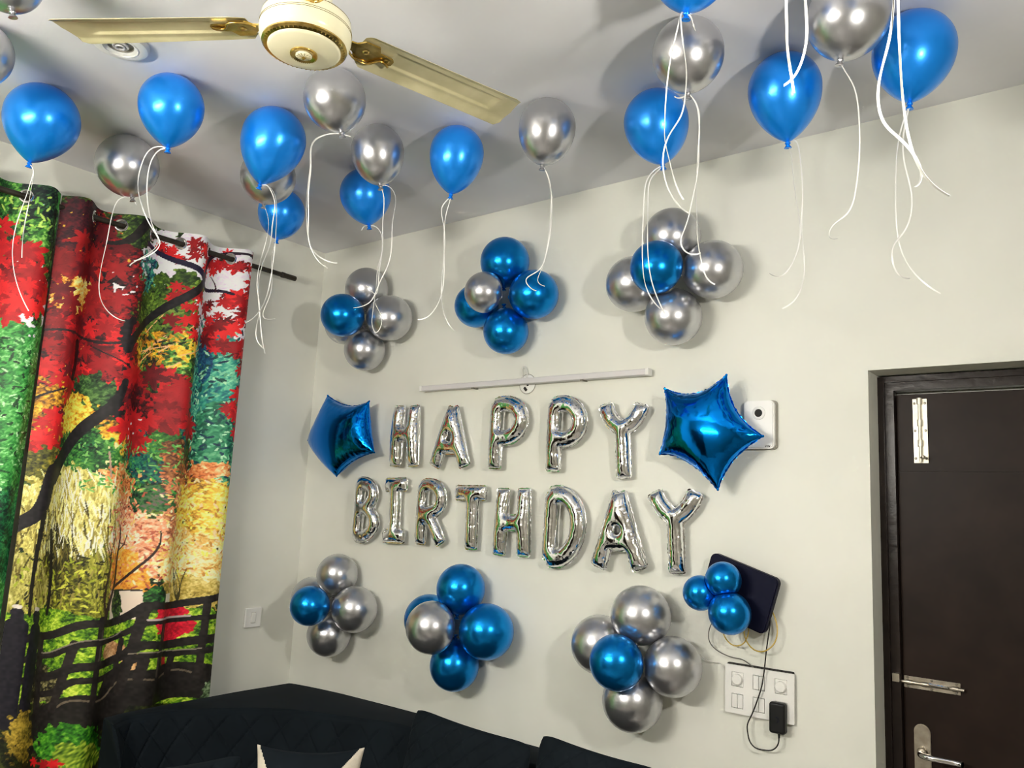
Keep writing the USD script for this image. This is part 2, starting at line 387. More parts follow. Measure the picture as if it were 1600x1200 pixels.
def ceiling_balloon(colour, label, px, py, rpx, knot, ribbons, q=None, group=None, width=0.0036):
    d = ray(px, py); k = (ROT[2] @ d) * rpx / FPX
    t = (H - 0.001 - CAM[2]) / (d[2] + 1.005 * k)
    C, R = CAM + t * d, t * k
    kd = ray(*knot)
    neck = CAM + kd * ((C - CAM) @ ROT[2]) / (kd @ ROT[2])
    axis = neck - C; L = np.linalg.norm(axis); axis /= L
    L = max(L - 0.010, 1.04 * R)
    neck = C + axis * L
    th = thing('balloon', label, 'balloon', C, group)
    mt = 'blue_pearl' if colour == 'blue' else 'silver_chrome'
    q = q or (0.70 if colour == 'blue' else 0.56)
    body = flatten(balloon_mesh(C, R, axis, L, q), C, R, [], [(np.array([0, 0, H - 0.0008]), np.array([0, 0, -1.0])), (np.array([0, -0.003, 0]), np.array([0, -1.0, 0])), (np.array([0.003, 0, 0]), np.array([1.0, 0, 0]))])
    part(th, 'skin', body, mt, True)
    part(th, 'knot', knot_meshes(neck - axis * 0.001, axis), mt, 40)
    for i, rb in enumerate(ribbons):
        pts = []
        for (x, y) in rb:
            dd = ray(x, y)
            pts.append(CAM + dd * ((neck - CAM) @ HF) / (dd @ HF))
        pts = np.array(pts)
        start = neck + axis * 0.004
        if rb[0][1] <= 2:                         # the strand comes down from above the frame
            top = pts[0].copy(); zs = np.linspace(start[2] - 0.02, top[2], 5)[:-1]
            up = np.array([[start[0] + (top[0] - start[0]) * (j / 4) ** 0.7, start[1] + (top[1] - start[1]) * (j / 4) ** 0.7, z] for j, z in enumerate(zs)])
            pts = np.vstack([start, up, pts])
        else:
            pts = np.vstack([start, pts])
        # a little sway in depth
        s = np.linspace(0, 1, len(pts))
        pts = pts + np.outer(0.02 * np.sin(3.0 * s + i * 2.1 + px) * s, HF)
        part(th, 'ribbon', ribbon_mesh(pts, width, int(px * 7 + i * 13 + 5000)), 'ribbon', False)
    return th

CEIL = [
 ('blue', 'leftmost blue pear-shaped balloon at the ceiling, knot leaning left, above the left curtain', 66, 186, 54, (45, 259), [
   [(52, 266), (49, 285), (42, 310), (35, 332), (24.5, 374), (26, 430), (35, 462), (45.5, 486)], [(53, 268), (50, 288), (44, 315), (37, 340), (31, 370), (29, 400)]], 0.80),
 ('silver', 'silver balloon nearest to the curtain rod, between the two leftmost blue ceiling balloons', 199, 258, 46.5, (207, 312), [
   [(200, 308), (189, 311), (178.5, 329), (168, 378), (156, 434), (157.5, 469), (171.5, 490), (192.5, 500)], [(210, 316), (213, 320)]], 0.58),
 ('blue', 'blue ceiling balloon right below the fan blade tip and the ceiling rose', 268, 165, 48.5, (262, 236), [
   [(255, 230), (240, 232), (223, 257), (217, 290), (223, 323), (240, 360), (247, 377), (233, 393), (199.5, 413)], [(252, 233), (240, 243), (233, 257), (228, 283), (230, 327), (240, 360), (247, 380), (230, 398), (208, 407)]], 0.74),
 ('blue', 'large blue ceiling balloon hanging in front of a silver one and a smaller blue one', 428, 217, 49, (405, 293), [
   [(416, 289), (424, 300), (428, 312), (425, 347), (421, 380), (410, 410), (403, 460), (406, 492), (409, 520), (416, 554)], [(420, 292), (431, 310), (433, 330), (432, 370), (424, 440), (412, 480), (400, 496), (385, 505)]], 0.78),
 ('silver', 'silver ceiling balloon half hidden behind the large blue one', 419, 276, 42, (412, 322), [
   [(415, 327), (420, 345), (419, 365), (410, 400), (402, 450), (405, 485), (399, 512), (412, 545)]], 0.56),
 ('blue', 'small blue ceiling balloon lowest of the three stacked above the curtain rod end', 440, 331, 35.5, (432, 378), [
   [(428, 386), (424, 405), (424, 440), (417, 470), (410, 492), (430, 498)]], 0.66),
 ('silver', 'silver ceiling balloon directly under the fan hub and the right blade', 523, 155, 48, (535, 212), [
   [(527, 208), (507, 210), (491, 218), (484.5, 253), (480, 301), (480, 342), (486, 386), (496, 406), (514, 422)], [(526, 209), (508, 212), (493, 221), (487, 256), (483, 305), (483, 345), (488, 390), (500, 402), (526, 410)], [(538, 209), (547, 210)]], 0.6),
 ('silver', 'silver ceiling balloon overlapping a blue one, left of centre', 590, 236, 41, (595, 294), [
   [(599, 304), (598, 348), (598, 370), (597, 392), (590, 420), (587, 452), (584, 470), (581, 492), (582, 512), (586, 518), (594, 508), (593, 488), (585, 472)], [(605, 290), (613, 296), (614, 340), (612, 376), (606, 414), (596, 436), (588, 456), (580, 472), (568, 480), (554, 483)]], 0.56),
 ('blue', 'blue ceiling balloon peeking out behind a silver one, tied with a white bow', 571, 303, 39.5, (577, 356), [
   [(570, 352), (564, 358)], [(585, 353), (595, 364), (597, 380), (596, 400), (592, 430), (586, 460), (578, 452), (573, 448)]], 0.72),
 ('blue', 'blue ceiling balloon just below the tip of the right fan blade', 714, 239, 42, (704, 308), [
   [(703, 314), (698, 332), (695, 351), (694, 380), (694, 430), (690, 460), (680, 482), (668, 494), (652, 498)], [(699, 312), (691, 322), (692, 345), (693, 400), (690, 470), (696, 496), (711, 517)]], 0.70),
 ('silver', 'silver ceiling balloon alone right of the fan, near the middle of the picture', 855, 199, 44.5, (847, 263), [
   [(853, 268), (858, 283), (861, 317), (858, 360), (852, 400), (848, 413), (838, 424), (822, 437), (826, 447), (838, 455)], [(855, 272), (860, 290), (862, 320), (860, 360), (854, 395), (845, 425), (840, 440), (851, 449)]], 0.56),
 ('blue', 'blue ceiling balloon below a silver one, right of centre, crossed by white ribbons', 1025, 190, 50, (1036, 262), [
   [(1028, 262), (1013, 277), (1007, 307), (1005, 350), (1004.5, 365), (1004.5, 413), (1009, 447), (1020, 471), (1030.5, 484)], [(1030, 265), (1018, 278), (1012, 307), (1011, 345), (1012, 408), (1017.5, 443), (1026, 467), (1038, 491)]], 0.66),
 ('silver', 'silver ceiling balloon between a blue one above and a blue one below it', 1075, 84, 55.5, (1075, 151), [
   [(1066, 150), (1053, 153)], [(1082, 153), (1090, 167), (1092, 207), (1090, 267), (1080, 317), (1076, 335), (1067, 363), (1062, 382), (1069.5, 396), (1080, 400), (1093, 397)], [(1083, 155), (1091, 180), (1091, 230), (1088, 280), (1089, 343), (1092, 382), (1098, 408), (1106, 430), (1120, 441)]], 0.58),
 ('blue', 'blue balloon cut off by the top edge of the picture, tied with a bow', 1079, -44, 60, (1072, 27), [
   [(1076, 25), (1082, 30), (1090, 40)], [(1067, 18), (1062, 30), (1050, 83), (1043, 133), (1040, 187), (1040, 213), (1047, 250), (1057, 290), (1067, 313)], [(1066, 20), (1064, 34), (1067, 67), (1072, 110), (1070, 150), (1063, 183), (1045, 213), (1035, 243), (1035, 273), (1047, 310), (1060, 327), (1075, 337)]], 0.72),
 ('blue', 'blue ceiling balloon crossed at its middle by two broad white ribbons, right of centre', 1226, 139, 55.5, (1231, 228), [
   [(1236, 240), (1240, 271), (1248, 325), (1252, 358), (1248, 387), (1235, 417), (1221, 431), (1200, 429)], [(1240, 219), (1250, 250), (1253, 300), (1251, 367), (1254, 408), (1252, 442), (1242, 467), (1221, 483)]], 0.78),
 ('silver', 'large silver ceiling balloon cut by the top edge, between two blue ones on the right', 1325, 27, 62.5, (1312, 99), [
   [(1318, 108), (1331, 129), (1342, 175), (1344, 242), (1340, 292), (1325, 333), (1302, 354), (1300, 365), (1313, 369)]], 0.58),
 ('blue', 'rightmost blue ceiling balloon, crossed by long white ribbons', 1428, 79, 61, (1421, 167), [
   [(1416, 178), (1404, 225), (1400, 283), (1400, 354), (1410, 404), (1427, 433), (1463, 462)], [(1418, 176), (1410, 217), (1412, 260), (1421, 300), (1408, 367), (1394, 387), (1394, 408), (1404, 427), (1425, 433)]], 0.74),
 ('silver', 'silver balloon in the top left corner of the picture, cut by the top edge', 12, -38, 52, (20, 24), [], 0.5),
 ('silver', 'silver balloon cut by the left edge of the picture, above the leftmost blue one', -30, 80, 46, (-36, 140), [], 0.56),
 ('silver', 'balloon above the frame whose two broad ribbons hang before the blue balloon and cross', 1262, -330, 84, (1250, -225), [
   [(1231, 0), (1233, 30), (1235, 62), (1242, 108), (1246, 137)], [(1260, 0), (1261, 30), (1260, 54), (1250, 100), (1237, 125), (1219, 142)]], 0.58),
 ('blue', 'balloon above the frame at right whose long ribbons curl below the rightmost blue balloon', 1420, -300, 84, (1408, -190), [
   [(1399, 0), (1392, 62), (1377, 129), (1379, 167), (1387, 187), (1412, 212), (1433, 237), (1444, 267), (1440, 283), (1431, 291)], [(1402, 0), (1403, 83), (1408, 175), (1417, 233), (1433, 275), (1454, 300), (1474, 313)]], 0.7),
]
for c in CEIL:
    ceiling_balloon(*c[:7], q=c[7], group='balloons at the ceiling', width=0.0048 if c[3] < -200 or c[2] < -200 else 0.0036)

# clusters on the back wall: name of place, list of (colour, px, py, rpx, word), the last one is the balloon in front
CLUSTERS = [
 ('upper left cluster', [('silver', 573, 452, 33.5, 'top'), ('silver', 609, 497, 35.5, 'right'), ('silver', 570, 547, 32, 'bottom'), ('silver', 539, 507, 31.5, 'hidden left'), ('blue', 535, 492.5, 33.5, 'front')]),
 ('upper middle cluster', [('blue', 789, 409, 38.5, 'top'), ('blue', 834.5, 460, 38.5, 'right'), ('blue', 790.5, 518, 35.5, 'bottom'), ('blue', 744, 478, 34, 'left'), ('silver', 758, 457, 32.5, 'front')]),
 ('upper right cluster', [('silver', 1050, 370, 44.5, 'top'), ('silver', 1114.5, 421, 45.5, 'right'), ('silver', 1052, 495, 44.5, 'bottom'), ('silver', 990, 444, 43.5, 'left'), ('blue', 1026.5, 418, 42, 'front')]),
 ('lower left cluster', [('silver', 527, 898, 32, 'top'), ('silver', 554, 952, 35.5, 'right'), ('silver', 514, 991, 34, 'bottom'), ('silver', 488, 935, 33, 'hidden left'), ('blue', 484, 946.5, 30.5, 'front')]),
 ('lower middle cluster', [('blue', 720, 920, 38, 'top'), ('blue', 760, 987, 43, 'right'), ('blue', 710, 1040, 38.5, 'bottom'), ('blue', 670, 968, 38.5, 'left'), ('silver', 674.5, 980.5, 40.5, 'front')]),
 ('lower right cluster', [('silver', 1001, 963, 47, 'top'), ('silver', 1050.5, 1041.5, 46, 'right'), ('silver', 988, 1095, 47, 'bottom'), ('silver', 937, 1007, 45, 'left'), ('blue', 964, 1035, 43, 'front')]),
]
WORDS = {'top': 'top {c} chrome balloon of the {p}', 'right': 'rightmost {c} chrome balloon of the {p}', 'bottom': 'lowest {c} chrome balloon of the {p}',
         'left': 'left-hand {c} chrome balloon behind the front one of the {p}', 'hidden left': 'mostly hidden {c} chrome balloon at the left of the {p}', 'front': 'single {c} balloon in front of the {p}'}
PLACE = {'upper left cluster': 'cluster above the small star', 'upper middle cluster': 'cluster above the unlit batten light', 'upper right cluster': 'cluster above the large star',
         'lower left cluster': 'cluster low beside the room corner', 'lower middle cluster': 'cluster below the word BIRTHDAY', 'lower right cluster': 'cluster left of the switchboard'}
def on_wall(px, py, rpx, y0):
    d = ray(px, py); k = (ROT[2] @ d) * rpx / FPX
    t = (y0 - CAM[1]) / (d[1] + k)
    return CAM + t * d, t * k
def put_cluster(items, labels, y0, group):
    sph = [on_wall(px, py, r, y0) for (_, px, py, r, _) in items]
    if len(items) == 5:
        px, py, rp = items[4][1:4]
        d = ray(px, py); k = (ROT[2] @ d) * rp / FPX
        best = None
        for t in np.arange(sph[4][0][0] * 0 + 3.9, 1.5, -0.004):
            C, R = CAM + t * d, t * k
            if C[1] > -0.05:
                continue
            if min(np.linalg.norm(C - c) - 0.93 * (R + r) for c, r in sph[:4]) > 0:
                best = (C, R); break
        sph[4] = best
    cen = np.mean([c for c, _ in sph], axis=0)
    if len(items) == 5:
        cen = np.mean([c for c, _ in sph[:4]], axis=0) + [0, -0.01, 0]
    for i, (it, lab) in enumerate(zip(items, labels)):
        C, R = sph[i]
        ax = cen - C; ax /= np.linalg.norm(ax)
        L = min(R * 1.08, np.linalg.norm(cen - C) * 0.70) if len(items) == 5 else R * 1.02
        body = balloon_mesh(C, R, ax, L, 0.55)
        body = flatten(body, C, R, [s for j, s in enumerate(sph) if j != i], [(np.array([0, y0, 0]), np.array([0, -1.0, 0])), (np.array([0.002, 0, 0]), np.array([1.0, 0, 0]))])
        th = thing('balloon', lab, 'balloon', C, group)
        mt = ('blue_chrome' if it[0] == 'blue' else 'silver_chrome')
        part(th, 'skin', body, mt, True)
        if len(items) == 5:                                   # the knots of the three on the router are squeezed out of sight
            part(th, 'knot', knot_meshes(C + ax * (L - 0.002), ax), mt, 40)
for place, items in CLUSTERS:
    put_cluster(items, [WORDS[w].format(c=c, p=PLACE[place]) for (c, _, _, _, w) in items], -0.002, 'balloons of the ' + PLACE[place])

# ------------------------------------------------------------------ foil letters and stars
def ring_points(line, step):
    n = max(12, int(line.length / step))
    return np.array([line.interpolate(i / n, normalized=True).coords[0] for i in range(n)])
def inflate(poly, k, seed, wrinkle=0.002, cell=0.0045, wl=0.011, exponent=0.5, reach=0.012):
    """Height of a foil pillow over the polygon: (points, faces, heights). The two skins are +h and -h."""
    bpts = []
    rings0 = [poly.exterior] + list(poly.interiors)
    arcs = []
    for j, r in enumerate(rings0):
        p = ring_points(r, 0.0030)
        bpts.append(p); arcs.append(np.stack([np.arange(len(p)) * 0.0030, np.full(len(p), j * 7.7)], 1))
    B = np.vstack(bpts); A = np.vstack(arcs)
    pts = [B]
    for d in (0.0012, 0.003, 0.0056, 0.0088):
        g = poly.buffer(-d)
        for gg in getattr(g, 'geoms', [g]):
            if gg.is_empty:
                continue
            for r in [gg.exterior] + list(gg.interiors):
                pts.append(ring_points(r, 0.0034))
    g = poly.buffer(-0.0118)
    if not g.is_empty:
        x0, y0, x1, y1 = g.bounds
        xs, ys = np.meshgrid(np.arange(x0, x1, cell), np.arange(y0, y1, cell * 0.87))
        xs = xs + (np.arange(xs.shape[0]) % 2)[:, None] * cell / 2
        q = np.stack([xs.ravel(), ys.ravel()], 1)
        q = q[shapely.contains_xy(g, q[:, 0], q[:, 1])]
        pts.append(q)
    P = np.vstack(pts)
    nb = len(B)
    tri = Delaunay(P).simplices
    cen = P[tri].mean(1)
    tri = tri[shapely.contains_xy(poly, cen[:, 0], cen[:, 1])]
    a, b, c = P[tri[:, 0]], P[tri[:, 1]], P[tri[:, 2]]
    area = 0.5 * ((b[:, 0] - a[:, 0]) * (c[:, 1] - a[:, 1]) - (b[:, 1] - a[:, 1]) * (c[:, 0] - a[:, 0]))
    tri[area < 0] = tri[area < 0][:, ::-1]
    area = np.abs(area); ok = area > 1e-10
    tri, area = tri[ok], area[ok]
    a, b, c = P[tri[:, 0]], P[tri[:, 1]], P[tri[:, 2]]
    e = [c - b, a - c, b - a]
    I, J, V = [], [], []
    for i in range(3):
        for j in range(3):
            I.append(tri[:, i]); J.append(tri[:, j]); V.append((e[i] * e[j]).sum(1) / (4 * area))
    n = len(P)
    K = sp.csr_matrix((np.concatenate(V), (np.concatenate(I), np.concatenate(J))), shape=(n, n))
    F = np.bincount(tri.ravel(), np.repeat(area / 3, 3), n)
    used = np.bincount(tri.ravel(), minlength=n) > 0
    free = np.where(used & (np.arange(n) >= nb))[0]
    u = np.zeros(n)
    u[free] = spl.spsolve(K[free][:, free].tocsc(), F[free])
    h = k * (2 * np.maximum(u, 0)) ** exponent
    dist, near = cKDTree(B).query(P)
    arc = A[near]
    w = meshkit.noise(np.stack([arc[:, 0] / wl, arc[:, 1] + seed, dist / 0.03], 1), seed) - 0.5
    w2 = meshkit.noise(np.stack([arc[:, 0] / (wl * 0.45), arc[:, 1] + seed + 3, dist / 0.02], 1), seed + 9) - 0.5
    fade = np.minimum(dist / 0.004, 1) * np.exp(-dist / reach)
    h = np.maximum(h + wrinkle * 2 * (w + 0.6 * w2) * fade, 0)
    h[:nb] = 0
    return P, tri, h
def scalloped(poly, w, seed, amp=0.0018):
    out = []
    for r, outer in [(poly.exterior, True)] + [(i, False) for i in poly.interiors]:
        p = ring_points(r, 0.0035)
        t = np.roll(p, -1, 0) - np.roll(p, 1, 0)
        nrm = np.stack([t[:, 1], -t[:, 0]], 1); nrm /= np.linalg.norm(nrm, axis=1, keepdims=True) + 1e-9
        n = len(p)
        z = np.random.RandomState(seed).uniform(-1, 1, n)
        q = p + nrm * (amp * z)[:, None]
        out.append(Polygon(q))
    g = out[0].buffer(0)
    for o in out[1:]:
        g = g.difference(o.buffer(0))
    return g
def foil_thing(name, label, catg, poly, k, mat_name, seed, wrinkle, group=None, exponent=0.5, cell=0.0045, gap=0.002, seam=0.0042, tips=None, wl=0.011, reach=0.012):
    P, tri, h = inflate(poly, k, seed, wrinkle, cell=cell, exponent=exponent, wl=wl, reach=reach)
    y0 = -(gap + h.max())
    c = poly.centroid
    th = thing(name, label, catg, (c.x, y0, c.y), group)
    def skin(sign):
        return np.stack([P[:, 0], y0 + sign * h, P[:, 1]], 1)
    part(th, 'foil_skin', (skin(-1), tri), mat_name, True)
    part(th, 'back_skin', (skin(+1), tri[:, ::-1]), mat_name, True)
    g = scalloped(poly.buffer(seam, 4), seam, seed).difference(poly.buffer(-0.0012))
    g = g if isinstance(g, Polygon) else max(g.geoms, key=lambda z: z.area)
    m = extrude(g, 0.0007)
    v = np.array(m.vertices)
    wob = (meshkit.noise(np.stack([v[:, 0] / 0.008, v[:, 1] / 0.008, np.zeros(len(v))], 1), seed) - 0.5) * 0.004
    part(th, 'seam', trimesh.Trimesh(np.stack([v[:, 0], y0 + v[:, 2] - 0.00035 + wob * (np.abs(v[:, 2] - 0.0003) < 1), v[:, 1]], 1), m.faces, process=False), mat_name, False)
    if tips is not None:
        for t in tips:
            part(th, 'tip', lathe([(1e-4, -0.008), (0.006, -0.006), (0.0085, 0), (0.006, 0.006), (1e-4, 0.008)], (t[0], y0, t[1]), (0, 1, 0), 12), mat_name)
    return th
def glyph(strokes, hw, ext=0.010):
    gs = []
    for s in strokes:
        closed = s[0] == s[-1]
        p = np.array([ony(x, y, -0.032)[[0, 2]] for x, y in s])
        if len(p) > 2:
            p = spline(p, 40) if not closed else p
        if not closed:
            d0 = p[0] - p[1]; d1 = p[-1] - p[-2]
            p = np.vstack([p[0] + d0 / np.linalg.norm(d0) * ext, p, p[-1] + d1 / np.linalg.norm(d1) * ext])
        gs.append(LineString(p).buffer(hw, 12, cap_style='flat', join_style='round'))
    g = unary_union(gs)
    g = g.buffer(-0.009, 8).buffer(0.009, 8)                 # round the outer corners
    g = g.buffer(0.006, 8).buffer(-0.006, 8)                 # and the inner ones
    if isinstance(g, MultiPolygon):
        g = max(g.geoms, key=lambda z: z.area)
    return g
S1 = lambda pts: [(460 + x / 2.963, 560 + y / 2.963) for x, y in pts]
S2 = lambda pts: [(880 + x / 3.334, 560 + y / 3.334) for x, y in pts]
LETTERS = [
 ('H', 'silver foil letter H starting the word HAPPY', [S1([(495, 232), (474, 488)]), S1([(562, 232), (555, 488)]), S1([(490, 352), (556, 350)])], 0.0335),
 ('A', 'silver foil letter A of the word HAPPY', [S1([(742, 240), (703, 360), (659, 490)]), S1([(742, 240), (766, 360), (792, 490)]), S1([(690, 412), (775, 412)])], 0.0305),
 ('P', 'silver foil letter P right after the A of HAPPY', [S1([(948, 218), (932, 498)]), S1([(948, 220), (1008, 216), (1052, 252), (1054, 308), (1024, 350), (945, 358)])], 0.0325),
 ('P', 'silver foil letter P before the Y of HAPPY', [S1([(1215, 220), (1203, 508)]), S1([(1215, 220), (1278, 218), (1321, 258), (1326, 316), (1292, 362), (1215, 362)])], 0.0325),
 ('Y', 'silver foil letter Y ending the word HAPPY', [S2([(228, 255), (258, 325), (310, 362)]), S2([(408, 255), (372, 325), (316, 362)]), S2([(312, 350), (318, 608)])], 0.0295),
 ('B', 'silver foil letter B starting the word BIRTHDAY', [S1([(310, 584), (302, 700), (291, 812)]), S1([(310, 580), (348, 586), (371, 622), (356, 670), (310, 694)]), S1([(307, 694), (354, 712), (373, 762), (350, 806), (292, 816)])], 0.0280),
 ('I', 'silver foil letter I of the word BIRTHDAY', [S1([(434, 586), (516, 584)]), S1([(474, 590), (464, 820)]), S1([(421, 822), (503, 824)])], 0.0290),
 ('R', 'silver foil letter R of the word BIRTHDAY', [S1([(606, 595), (589, 848)]), S1([(606, 593), (648, 590), (684, 624), (682, 678), (646, 710), (601, 720)]), S1([(632, 722), (680, 848)])], 0.0285),
 ('T', 'silver foil letter T of the word BIRTHDAY', [S1([(759, 622), (883, 624)]), S1([(830, 640), (820, 871)])], 0.0295),
 ('H', 'silver foil letter H of the word BIRTHDAY', [S1([(974, 615), (952, 896)]), S1([(1070, 615), (1065, 903)]), S1([(965, 760), (1066, 762)])], 0.0310),
 ('D', 'silver foil letter D of the word BIRTHDAY', [S1([(1202, 636), (1186, 920)]), S1([(1202, 634), (1262, 642), (1308, 700), (1317, 785), (1290, 872), (1238, 921), (1186, 922)])], 0.0335),
 ('A', 'silver foil letter A of the word BIRTHDAY', [S2([(302, 715), (248, 900), (194, 1070)]), S2([(302, 715), (352, 900), (405, 1085)]), S2([(240, 955), (370, 955)])], 0.0315),
 ('Y', 'silver foil letter Y ending the word BIRTHDAY', [S2([(483, 712), (528, 785), (582, 830)]), S2([(687, 712), (645, 785), (588, 830)]), S2([(585, 815), (595, 1103)])], 0.0295),
]
for i, (ch, lab, strokes, hw) in enumerate(LETTERS):
    foil_thing('letter_balloon', lab, 'letter balloon', glyph(strokes, hw), 0.92, 'silver_foil', 11 + i, 0.0026, reach=0.016, group='silver foil letters')
def star_poly(tips, valleys, y):
    t = [ony(x, z, y)[[0, 2]] for x, z in tips]; v = [ony(x, z, y)[[0, 2]] for x, z in valleys]
    pts = []
    for i in range(5):
        a, b, c = t[i], v[i], t[(i + 1) % 5]
        for s in np.linspace(0, 1, 14)[:-1]:             # a quadratic through the valley point
            ctrl = 2 * b - (a + c) / 2
            pts.append((1 - s) ** 2 * a + 2 * s * (1 - s) * ctrl + s * s * c)
    g = Polygon(pts).buffer(0)
    return g.buffer(-0.004).buffer(0.004), t
def star(name_label, tips, valleys, k, gap, seed):
    y = -0.07
    for _ in range(3):                                       # find the plane of the seam, which depends on the swelling
        g, t = star_poly(tips, valleys, y)
        y = -(gap + inflate(g, k, seed, 0.0, cell=0.02)[2].max())
    th = foil_thing('star_balloon', name_label, 'star balloon', g, k, 'blue_foil', seed, 0.0026, exponent=0.5, cell=0.007, seam=0.003, gap=gap, wl=0.016, reach=0.03)
    for p in t:
        part(th, 'tip', lathe([(1e-4, -0.003), (0.0035, -0.0022), (0.0048, 0), (0.0035, 0.0022), (1e-4, 0.003)], (p[0], y, p[1]), (0, 1, 0), 12), 'blue_foil')
star('small blue foil star at the left of the word HAPPY', [(512, 618), (577, 627), (585, 707), (526, 744), (481, 688)], [(545, 634), (576, 665), (552, 720), (501, 717), (501, 650)], 0.62, 0.003, 41)
star('large blue foil star at the right of HAPPY, over the white wall device', [(1135, 586), (1192, 681.5), (1121.5, 765), (1031, 709.5), (1038.4, 607)], [(1150, 641), (1146, 719), (1074, 721), (1042, 656), (1087, 615)], 0.62, 0.034, 43)

# ------------------------------------------------------------------ things fixed to the back wall
# the unlit batten light
a, b = ony(660, 606.5, -0.035), ony(1011, 582.5, -0.035)
bz = (a[2] + b[2]) / 2
bt = thing('batten_light', 'unlit slim white batten light on the wall above the word HAPPY', 'light', ((a[0] + b[0]) / 2, -0.02, bz))
part(bt, 'diffuser', rbox(((a[0] + b[0]) / 2, -0.030, bz), (b[0] - a[0], 0.030, 0.024), 0.004), 'grey_plastic')
part(bt, 'back_channel', box3((a[0] + 0.01, -0.016, bz - 0.010), (b[0] - 0.01, -0.001, bz + 0.010)), 'white_plastic', False)
for x in (a[0] - 0.004, b[0] + 0.004):
    part(bt, 'end_cap', rbox((x, -0.030, bz), (0.014, 0.034, 0.027), 0.003), 'white_plastic')
for px in (740, 910):
    q = ony(px, 603, -0.03)
    part(bt, 'clip', box3((q[0] - 0.006, -0.040, bz - 0.0155), (q[0] + 0.006, -0.004, bz - 0.011)), 'screw', False)
rc = ony(824, 600, -0.004)
pt = thing('junction_plate', 'round white junction plate with a wire loop behind the batten light', 'junction plate', (rc[0], -0.002, rc[2]))
part(pt, 'cover', lathe([(1e-4, 0.006), (0.035, 0.006), (0.040, 0.004), (0.042, 0.0)], (rc[0], -0.0005, rc[2]), (0, -1, 0), 40), 'white_plastic', 25)
part(pt, 'rim', torus((rc[0], -0.003, rc[2]), 0.042, 0.0012, (0, -1, 0), 40, 6), 'soot')
h0 = ony(824.5, 601, -0.007)
part(pt, 'hole', lathe([(1e-4, 0.0008), (0.006, 0.0008), (0.006, 0)], (h0[0], -0.0065, h0[2]), (0, -1, 0), 16), 'dark_gap')
h0 = ony(821, 608, -0.007)
part(pt, 'terminal', rbox((h0[0], -0.0075, h0[2]), (0.019, 0.006, 0.011), 0.002, rot=trimesh.transformations.rotation_matrix(0.8, (0, 1, 0))[:3, :3]), 'dark_gap')
lp = [ony(x, y, -0.012) for x, y in ((817, 592), (815.5, 585), (815, 578), (817, 573.5), (820, 573), (822.5, 577), (823.5, 586), (823, 592))]
part(pt, 'wire_loop', tube(lp, 0.0022, n=50), 'cable_white', True)

# white wall device half covered by the large star
w = [ony(x, y, -0.022) for x, y in ((1163, 627.5), (1210, 628), (1211, 701), (1165, 703))]
wx0, wx1, wz0, wz1 = 2.386, w[1][0], w[2][2], w[0][2]
dv = thing('wall_device', 'white wall-mounted box with a round dial hole behind the large star', 'wall device', ((wx0 + wx1) / 2, -0.01, (wz0 + wz1) / 2))
part(dv, 'back_plate', wall_plate(rrect(wx0 + 0.002, wz0 - 0.002, wx1 + 0.004, wz1 + 0.002, 0.014), -0.0005, 0.012, 0.002), 'soot', False)
part(dv, 'case', wall_plate(rrect(wx0, wz0, wx1, wz1, 0.016), -0.0126, 0.016, 0.004), 'white_plastic', False)
c0 = ony(1185.5, 645.5, -0.028)
part(dv, 'dial_ring', lathe([(0.0135, 0.0), (0.0135, 0.0035), (0.017, 0.0045), (0.022, 0.003), (0.0235, 0)], (c0[0], -0.0284, c0[2]), (0, -1, 0), 40), 'white_plastic')
part(dv, 'dial_hole', lathe([(1e-4, 0.001), (0.0105, 0.001), (0.0136, 0.0022)], (c0[0], -0.0284, c0[2]), (0, -1, 0), 30), 'dark_gap')
t0 = ony(1195, 698.5, -0.0288)
tm = meshkit.text_mesh('vow', 0.0068, 0.0006, True)
v = tm.vertices
part(dv, 'lettering', trimesh.Trimesh(np.stack([t0[0] + v[:, 0], -0.0287 - v[:, 2], t0[2] + v[:, 1]], 1), tm.faces, process=False), 'dark_gap', False)

# navy router hung askew
R0 = [ony(x, y, -0.055) for x, y in ((1113, 862), (1218.5, 906), (1194, 993))]
TLr, TRr, BRr = [r[[0, 2]] for r in R0]
BLr = TLr + BRr - TRr
rp = Polygon([TLr, TRr, BRr, BLr]).buffer(-0.020).buffer(0.020, 8)
cr = rp.centroid
rt = thing('router', 'flat dark navy router panel hung askew behind the three blue balloons', 'router', (cr.x, -0.03, cr.y))
part(rt, 'case', wall_plate(rp, -0.034, 0.024, 0.004), 'navy_plastic', 25)
part(rt, 'wall_mount', wall_plate(rp.buffer(-0.035), -0.0005, 0.034), 'black_plastic', False)
YB = -0.060
THREE = [('blue', 1130, 906, 28, 'top'), ('blue', 1094, 926.5, 27, 'left'), ('blue', 1140, 958, 33, 'bottom')]
put_cluster(THREE, ['top blue chrome balloon of the three in front of the navy router', 'left blue chrome balloon of the three in front of the navy router', 'lowest and largest blue chrome balloon of the three on the router'], YB, 'balloons in front of the router')

